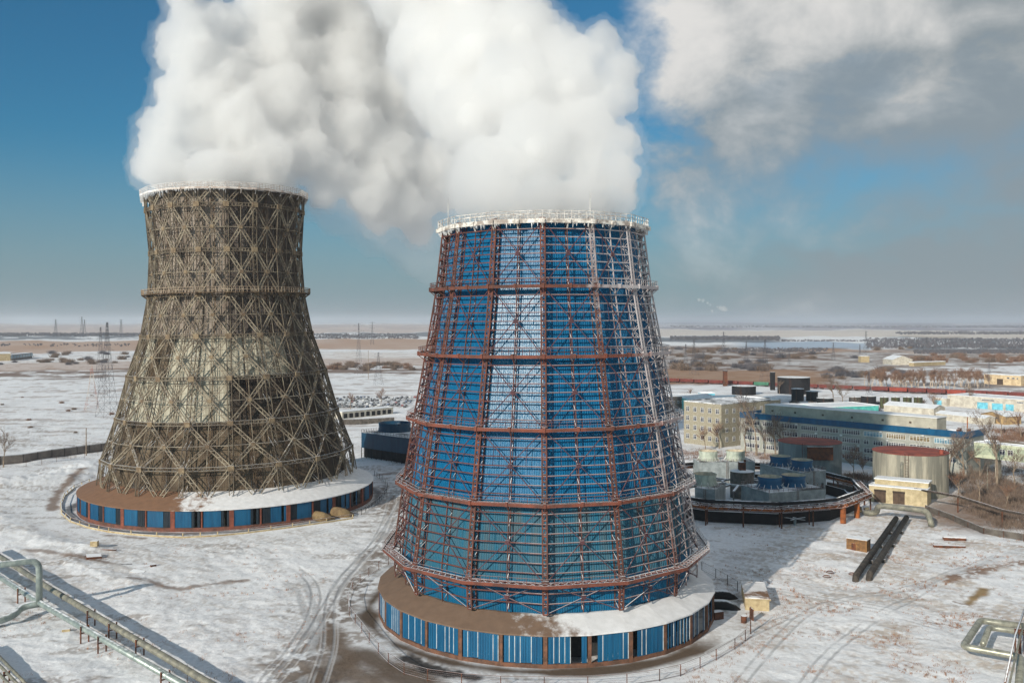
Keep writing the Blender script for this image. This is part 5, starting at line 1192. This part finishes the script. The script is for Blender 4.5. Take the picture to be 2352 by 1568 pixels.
spots = [(1681, 1019, 2, 'pale forked tree at the corner between brick block and office'), (1652, 1030, 1, 'reddish bush-like tree before the brick block'), (1712, 1040, 0, 'bare tree before the office left end'), (1738, 1046, 2, 'tall thin tree before the office left third'), (1757, 1050, 0, 'bare tree right of the tall thin one before the office'),
         (1782, 1052, 2, 'bare tree at the left rim of the shaded tank'), (1802, 1050, 0, 'dark tree above the back right fan cell'), (1620, 1036, 1, 'low tree in front of the brick wall, leftmost'), (2130, 1125, 0, 'bare tree against the streaked tank right side'),
         (2160, 1085, 1, 'reddish tree under the office right corner'), (2180, 1098, 2, 'tree where the covered bridge begins'), (2215, 1110, 0, 'tree under the middle of the covered bridge'), (2250, 1100, 1, 'reddish tree under the covered bridge, farther right'), (2290, 1118, 2, 'tall tree right of the lamp post'), (2330, 1125, 0, 'tree at the right edge under the bridge'),
         (1960, 1105, 1, 'round brown tree left of the streaked tank'), (1985, 1100, 1, 'low brown tree touching the streaked tank left side'), (2250, 1160, 0, 'tree in the thicket centre'), (2310, 1170, 1, 'brown tree deep in the thicket right part'), (2200, 1150, 1, 'brown tree at the thicket left end'),
         (2228, 935, 0, 'dark tree before the whitewashed warehouse'), (1790, 905, 0, 'bush left of the largest black tank'), (1915, 928, 2, 'misty tree right of the tank farm'), (1935, 938, 0, 'misty tree above the teal hall'), (1588, 916, 1, 'bush beyond the grey workshop'), (2150, 955, 1, 'bush before the low white store'),
         (875, 935, 1, 'round bush standing among the parked cars'), (805, 940, 1, 'small bush at the left of the car park'), (8, 1072, 0, 'thin tree at the far left before the panel wall'), (2345, 1010, 1, 'brown tree at the right edge above the bridge'), (2300, 1000, 0, 'bare tree above the covered bridge')]
rnd = random.Random(5)
for px, py, k, lb in spots:
    g = G(px, py); p = (g[0], g[1], 0)
    scatter(protosT[k], [p], usedT[k], rnd, [lb])
# birch belt
bt_ = make_tree('birch_tree', 41, 13, 'bare birch with pale trunk in the belt behind the goods wagons', 'birches behind the goods wagons', birch, twig_r, .5, 3, .16, 3); proto_k[bt_.name] = children(bt_)
first = True
for i in range(95):
    px = rnd.uniform(1985, 2270); py = rnd.uniform(883, 896) - (6 if px > 2200 else 0) + (px - 2000) * .012
    g = G(px, py)
    if first: bt_.location = (g[0], g[1], 0); first = False; continue
    s = rnd.uniform(.6, 1.1); copy_tree(bt_, (g[0], g[1], 0), rnd.uniform(0, 6.3), proto_k[bt_.name], None, (s, s, s))
# bushes on the plain
def bush_bm(seed, R, n, w, h):
    rnd = random.Random(seed); m = MB()
    for i in range(n):
        a = rnd.uniform(0, 6.28); d = Vector((math.cos(a) * rnd.uniform(0, .9), math.sin(a) * rnd.uniform(0, .9), 1)).normalized(); p = Vector((rnd.gauss(0, R * .3), rnd.gauss(0, R * .3), -.2)); q = p + d * h * rnd.uniform(.45, 1)
        s = d.cross(Vector((rnd.gauss(0, 1), rnd.gauss(0, 1), 0))).normalized() * w; m.add([p - s, p + s, q + s * .5, q - s * .3], [(0, 1, 2, 3)])
    return m
bp_ = []
for k, (mt, lb) in enumerate(((twig, 'grey brown bare bush on the open plain'), (twig_r, 'rusty brown bare bush on the open plain'), (farwood, 'dark bare bush on the open plain'))):
    o = bush_bm(60 + k, 4, 260, .10, 4.2).build('bush', mt); bp_.append((o.data, lb)); bpy.data.objects.remove(o)
def bushes(n, x0, x1, y0, y1, kinds, s0, s1, where):
    for i in range(n):
        px, py = rnd.uniform(x0, x1), rnd.uniform(y0, y1); g = G(px, py); d_, lb = bp_[rnd.choice(kinds)]; o = bpy.data.objects.new('bush', d_); COL.objects.link(o); o.location = (g[0], g[1], 0); o.rotation_euler.z = rnd.uniform(0, 6)
        s = rnd.uniform(s0, s1); o.scale = (s * 1.3, s * 1.3, s); tag(o, lb.replace('on the open plain', where), 'bush', 'bushes ' + where)
bushes(45, 760, 950, 836, 852, (0, 0, 1), .9, 1.8, 'in the brush line between the towers'); bushes(40, 0, 330, 812, 838, (0, 2), .9, 2.0, 'on the left plain'); bushes(30, 1545, 1760, 832, 852, (2, 0), 1.2, 2.6, 'on the right plain near the pylons')
bushes(30, 1880, 2080, 850, 872, (0, 2), 1.0, 2.0, 'on the snowy rise before the wagons'); bushes(40, 2080, 2352, 815, 835, (0, 1), 1.2, 2.4, 'beyond the white barn'); bushes(26, 1540, 2100, 800, 825, (2, 0), 1.3, 2.6, 'on the right middle plain'); bushes(14, 1700, 2120, 925, 945, (0, 2), .5, 1.0, 'among the tanks')
bushes(10, 0, 260, 900, 1030, (1, 0), .25, .5, 'on the left snowfield')
# the thicket at the right edge: one uncountable mass
def mass(name, label, spots_, mt, n, w, h, R, seed):
    rnd = random.Random(seed); m = MB()
    for (x, y, s) in spots_:
        for i in range(n):
            a = rnd.uniform(0, 6.28); d = Vector((math.cos(a) * rnd.uniform(0, .8), math.sin(a) * rnd.uniform(0, .8), 1)).normalized(); p = Vector((x + rnd.gauss(0, R), y + rnd.gauss(0, R), -.2)); q = p + d * h * s * rnd.uniform(.4, 1)
            sd = d.cross(Vector((rnd.gauss(0, 1), rnd.gauss(0, 1), 0))).normalized() * w; m.add([p - sd, p + sd, q + sd * .5, q - sd * .3], [(0, 1, 2, 3)])
    o = m.build(name, mt); o['kind'] = 'stuff'; return o
sp = []
for i in range(420):
    px, py = rnd.uniform(2150, 2400), rnd.uniform(1075, 1225)
    if py > 1130 + (px - 2150) * .55 or (px < 2215 and 1120 < py < 1150): continue
    g = G(px, py); sp.append((g[0], g[1], rnd.uniform(.5, 1.1)))
mass('shrub_thicket', '', sp, twig, 90, .035, 3.6, 1.6, 3)
sp = [(*G(rnd.uniform(1935, 2000), rnd.uniform(1092, 1122))[:2], rnd.uniform(.6, 1)) for i in range(40)] + [(*G(rnd.uniform(2285, 2380), rnd.uniform(985, 1015))[:2], rnd.uniform(.5, 1)) for i in range(90)] + [(*G(rnd.uniform(1560, 1800), rnd.uniform(1035, 1055))[:2], rnd.uniform(.3, .7)) for i in range(60)]
mass('shrub_thicket', '', sp, twig_r, 80, .04, 3.2, 1.5, 4)
# dead grass tufts over the yard
sp = []
for i in range(5200):
    px, py = rnd.uniform(1560, 2352), rnd.uniform(1190, 1568)
    g = G(px, py); v = float(fbm(np.array([g[0] / 9]), np.array([g[1] / 9]), 50, 4)[0])
    if math.hypot(g[0] - BC[0], g[1] - BC[1]) < 42 or v < .5: continue
    sp.append((g[0], g[1], rnd.uniform(.4, 1)))
for i in range(1500):
    px, py = rnd.uniform(0, 760), rnd.uniform(1240, 1568); g = G(px, py); v = float(fbm(np.array([g[0] / 7]), np.array([g[1] / 7]), 50, 4)[0])
    if v > .53: sp.append((g[0], g[1], rnd.uniform(.4, 1.1)))
gt = mat('dead_grass', lin(168, 120, 84), lin(128, 92, 66), scale=.2, rough=.95, coord='World')
mass('dead_grass', '', sp, gt, 9, .03, .75, .22, 6)
# far woods: low dark belts
def belt(x0, x1, y0, y1, n, h, seed, wr=(5, 12)):
    rnd = random.Random(seed); m = MB(); h *= .6
    for i in range(int(n * 2.4)):
        g = G(rnd.uniform(x0, x1), rnd.uniform(y0, y1)); s = g[1] / 2100 * rnd.uniform(*wr) * .11; hh_ = h * rnd.uniform(.4, 1.0)
        for k in range(7): a = rnd.uniform(0, 3.14); c = Vector((g[0] + rnd.gauss(0, s), g[1] + rnd.gauss(0, s), 0)); u = Vector((math.cos(a), math.sin(a), 0)) * s * .8; m.add([c - u, c + u, c + u * .5 + Vector((0, 0, hh_ * rnd.uniform(.5, 1))), c - u * .6 + Vector((0, 0, hh_ * rnd.uniform(.6, 1)))], [(0, 1, 2, 3)])
    return m
big_m = MB()
for args in ((-30, 330, 766, 772, 420, 16, 1), (700, 960, 767, 778, 260, 11, 2), (1540, 1790, 775, 781, 420, 17, 3), (1780, 2010, 782, 784, 60, 10, 4), (1990, 2400, 778, 800, 700, 12, 5), (1540, 2352, 748, 752, 260, 18, 6), (2060, 2352, 764, 768, 200, 22, 7), (1650, 1900, 800, 808, 200, 7, 8), (0, 300, 790, 796, 40, 8, 9), (2100, 2352, 805, 812, 320, 9, 10)):
    b_ = belt(*args); big_m.add(b_.v, b_.f)
tag(big_m.build('far_woods', farwood), kind='stuff')
# ------------------------------------------------------------------ steam
def vol_mat(name, dens, col=(1, 1, 1), g=.2):
    m = bpy.data.materials.new(name); m.use_nodes = True; nt = m.node_tree; nt.nodes.clear()
    v = nt.nodes.new('ShaderNodeVolumePrincipled'); o = nt.nodes.new('ShaderNodeOutputMaterial'); nt.links.new(v.outputs[0], o.inputs['Volume'])
    v.inputs['Color'].default_value = (*col, 1); v.inputs['Density'].default_value = dens; v.inputs['Anisotropy'].default_value = g
    return m
def core_mat():
    m = bpy.data.materials.new('dense_steam'); m.use_nodes = True; b = m.node_tree.nodes['Principled BSDF']
    b.inputs['Base Color'].default_value = (.82, .82, .815, 1); b.inputs['Roughness'].default_value = 1; b.inputs['Specular IOR Level'].default_value = 0
    b.inputs['Subsurface Weight'].default_value = 1.0; b.inputs['Subsurface Radius'].default_value = (1, 1, 1); b.inputs['Subsurface Scale'].default_value = 9.0
    b.inputs['Subsurface Anisotropy'].default_value = 0
    return m
steam_core = core_mat(); steam_soft = vol_mat('steam_vapour', .27, (.992, .992, .992), g=.5); steam_wisp = vol_mat('steam_wisps', .03, g=.4); steam_thin = vol_mat('thin_vapour', .022)
def vtex(name, size):
    t = bpy.data.textures.new(name, 'CLOUDS'); t.noise_scale = size; t.noise_type = 'HARD_NOISE'; t.noise_basis = 'IMPROVED_PERLIN'; t.noise_depth = 2
    return t
def puffs(name, parent, base, pts, mat_, grow, vox, disp, seed=1, squash=1.0):
    bm = bmesh.new(); rnd = random.Random(seed)
    for p, r in pts:
        if r + grow < (2.5 if grow < -3 else .8): continue
        bmesh.ops.create_icosphere(bm, subdivisions=3, radius=r + grow, matrix=Matrix.Translation(Vector(p) - Vector(base)))
    me = bpy.data.meshes.new(name); bm.to_mesh(me); bm.free(); me.materials.append(mat_)
    o = bpy.data.objects.new(name, me); COL.objects.link(o); o.parent = parent
    md = o.modifiers.new('join', 'REMESH'); md.mode = 'VOXEL'; md.voxel_size = vox; md.use_smooth_shade = True
    md = o.modifiers.new('soften', 'SMOOTH'); md.iterations = 10; md.factor = .5
    for size, st in disp:
        md = o.modifiers.new('billow', 'DISPLACE'); md.texture = vtex(name, size); md.texture_coords = 'LOCAL'; md.strength = st; md.mid_level = .35
    md = o.modifiers.new('soften', 'SMOOTH'); md.iterations = 1; md.factor = .5
    return o
def plume(label, base, seeds, k, seed, spread, thin):
    root = empty('steam_plume', base, 0, label, 'steam', 'steam rising from the cooling towers')
    rnd = random.Random(seed); pts = []
    for px, py, r, dd in seeds:
        y = base[1] + dd; c = U(px, py, y); R = r * y / F
        pts.append((c, R * .90))
        for _ in range(spread if R > 6 else 2):      # smaller billows round each big one
            d = Vector((rnd.gauss(0, 1), rnd.gauss(0, 1), rnd.gauss(0, .9))).normalized(); q = rnd.uniform(.30, .55)
            pts.append((c + d * R * (1.04 - q), R * q))
    core = puffs('steam_core', root, base, pts, steam_core, -7.2 * k, .9 * k, [(8 * k, 2.4 * k)])
    puffs('vapour', root, base, pts, steam_soft, -.4 * k, .55 * k, [(8 * k, 3.8 * k), (3.4 * k, 2.0 * k), (1.3 * k, .9 * k)])
    puffs('wisps', root, base, pts, steam_wisp, 1.6 * k, 1.0 * k, [(8 * k, 3.8 * k), (3.5 * k, 3.6 * k)])
    if thin:
        tp = [(U(px, py, base[1] + dd), r * (base[1] + dd) / F) for px, py, r, dd in thin]
        puffs('thin_vapour', root, base, tp, steam_thin, 0, 1.6 * k, [(9 * k, 7 * k)])
    return root
LP = [(340, 380, 52, 0), (345, 400, 45, -8), (350, 290, 52, 0), (338, 335, 42, 4), (395, 75, 50, 0), (385, 130, 50, 5), (395, 200, 55, 0), (400, 405, 80, 0), (490, 405, 85, -10), (590, 412, 85, 0), (650, 430, 50, 5), (500, 410, 80, 15), (365, 350, 60, 0), (385, 290, 68, 0), (420, 225, 75, 0), (445, 120, 78, 0), (430, 50, 62, 0), (415, -20, 60, 0),
      (470, 300, 85, 5), (500, 240, 90, 5), (500, 60, 80, 10), (520, 190, 110, 10), (560, 290, 110, 5), (610, 360, 85, 0), (650, 240, 120, 15), (640, 120, 120, 20), (650, 0, 120, 20), (780, -40, 160, 30), (700, 350, 85, 10),
      (770, 400, 70, 15), (850, 440, 80, 20), (800, 300, 110, 25), (880, 370, 110, 30), (930, 470, 80, 30), (800, 180, 130, 30), (820, 60, 140, 35), (920, 200, 140, 40), (960, 60, 150, 45), (1000, 400, 110, 40), (740, 450, 50, 10), (870, 500, 55, 25), (960, 530, 50, 35)]
LTh = [(780, 470, 90, 20), (870, 510, 90, 30), (960, 560, 90, 40), (980, 610, 60, 45), (700, 460, 60, 10), (1020, 540, 90, 45)]
RP = [(1430, 455, 58, 0), (1432, 395, 58, 0), (1425, 330, 62, 4), (1430, 155, 62, 10), (1390, 95, 55, 12), (1415, 230, 62, 10), (1080, 470, 62, 0), (1150, 470, 80, 0), (1240, 465, 85, -8), (1330, 465, 85, -5), (1405, 465, 62, 0), (1250, 480, 90, 10), (1440, 425, 38, 5), (1425, 360, 50, 5), (1432, 300, 40, 8), (1390, 250, 60, 10), (1415, 165, 62, 12),
      (1360, 115, 62, 12), (1330, 300, 100, 8), (1300, 200, 110, 14), (1350, 390, 85, 4), (1230, 340, 120, 5), (1190, 200, 130, 14), (1120, 390, 105, 8), (1070, 440, 60, 5), (1080, 270, 120, 20), (1100, 120, 130, 26), (1200, 80, 110, 24),
      (1290, 110, 75, 18), (1170, 20, 75, 28), (1080, -10, 120, 32), (960, -60, 150, 40), (1000, 110, 130, 36), (1030, 210, 120, 28)]
RTh = [(1060, 480, 60, 8), (1460, 440, 40, 5)]
plume('dense white steam rising from the brown tower and drifting right', (LC[0], LC[1], LL[8][1]), LP, 1.45, 3, 7, LTh)
plume('dense white steam boiling up from the blue tower', (BC[0], BC[1], BL[6][1]), RP, 1.0, 5, 7, None)

far_steam = vol_mat('far_steam', .03)
# tiny far-off works with steam on the right horizon
for (pts_, lb) in ((((1655, 707, 6), (1662, 709, 7), (1668, 711, 5), (1648, 705, 4)), 'small white steam puff, right one on the far right horizon'), (((1636, 714, 4), (1634, 712, 3)), 'tiny low steam puff left of the far small puff'), (((1625, 695, 4), (1632, 700, 4), (1615, 690, 5), (1638, 706, 2.5), (1605, 688, 5)), 'faint slanting steam trail above the far puffs')):
    b0 = U(pts_[0][0], pts_[0][1], 4200); root = empty('steam_puff', b0, 0, lb, 'steam', 'far steam puffs'); puffs('vapour', root, b0, [(U(a, b, 4200), r * 2) for a, b, r in pts_], far_steam, 0, 2.2, [(14, 8)])
# ------------------------------------------------------------------ air
hz = MB(); hz.box((0, 29000, 100), (64000, 60200, 210)); hb = hz.build('haze', vol_mat('cold_haze', 6.0e-5, (.86, .93, 1.0), .3)); hb['kind'] = 'stuff'
hb.location.z = 0
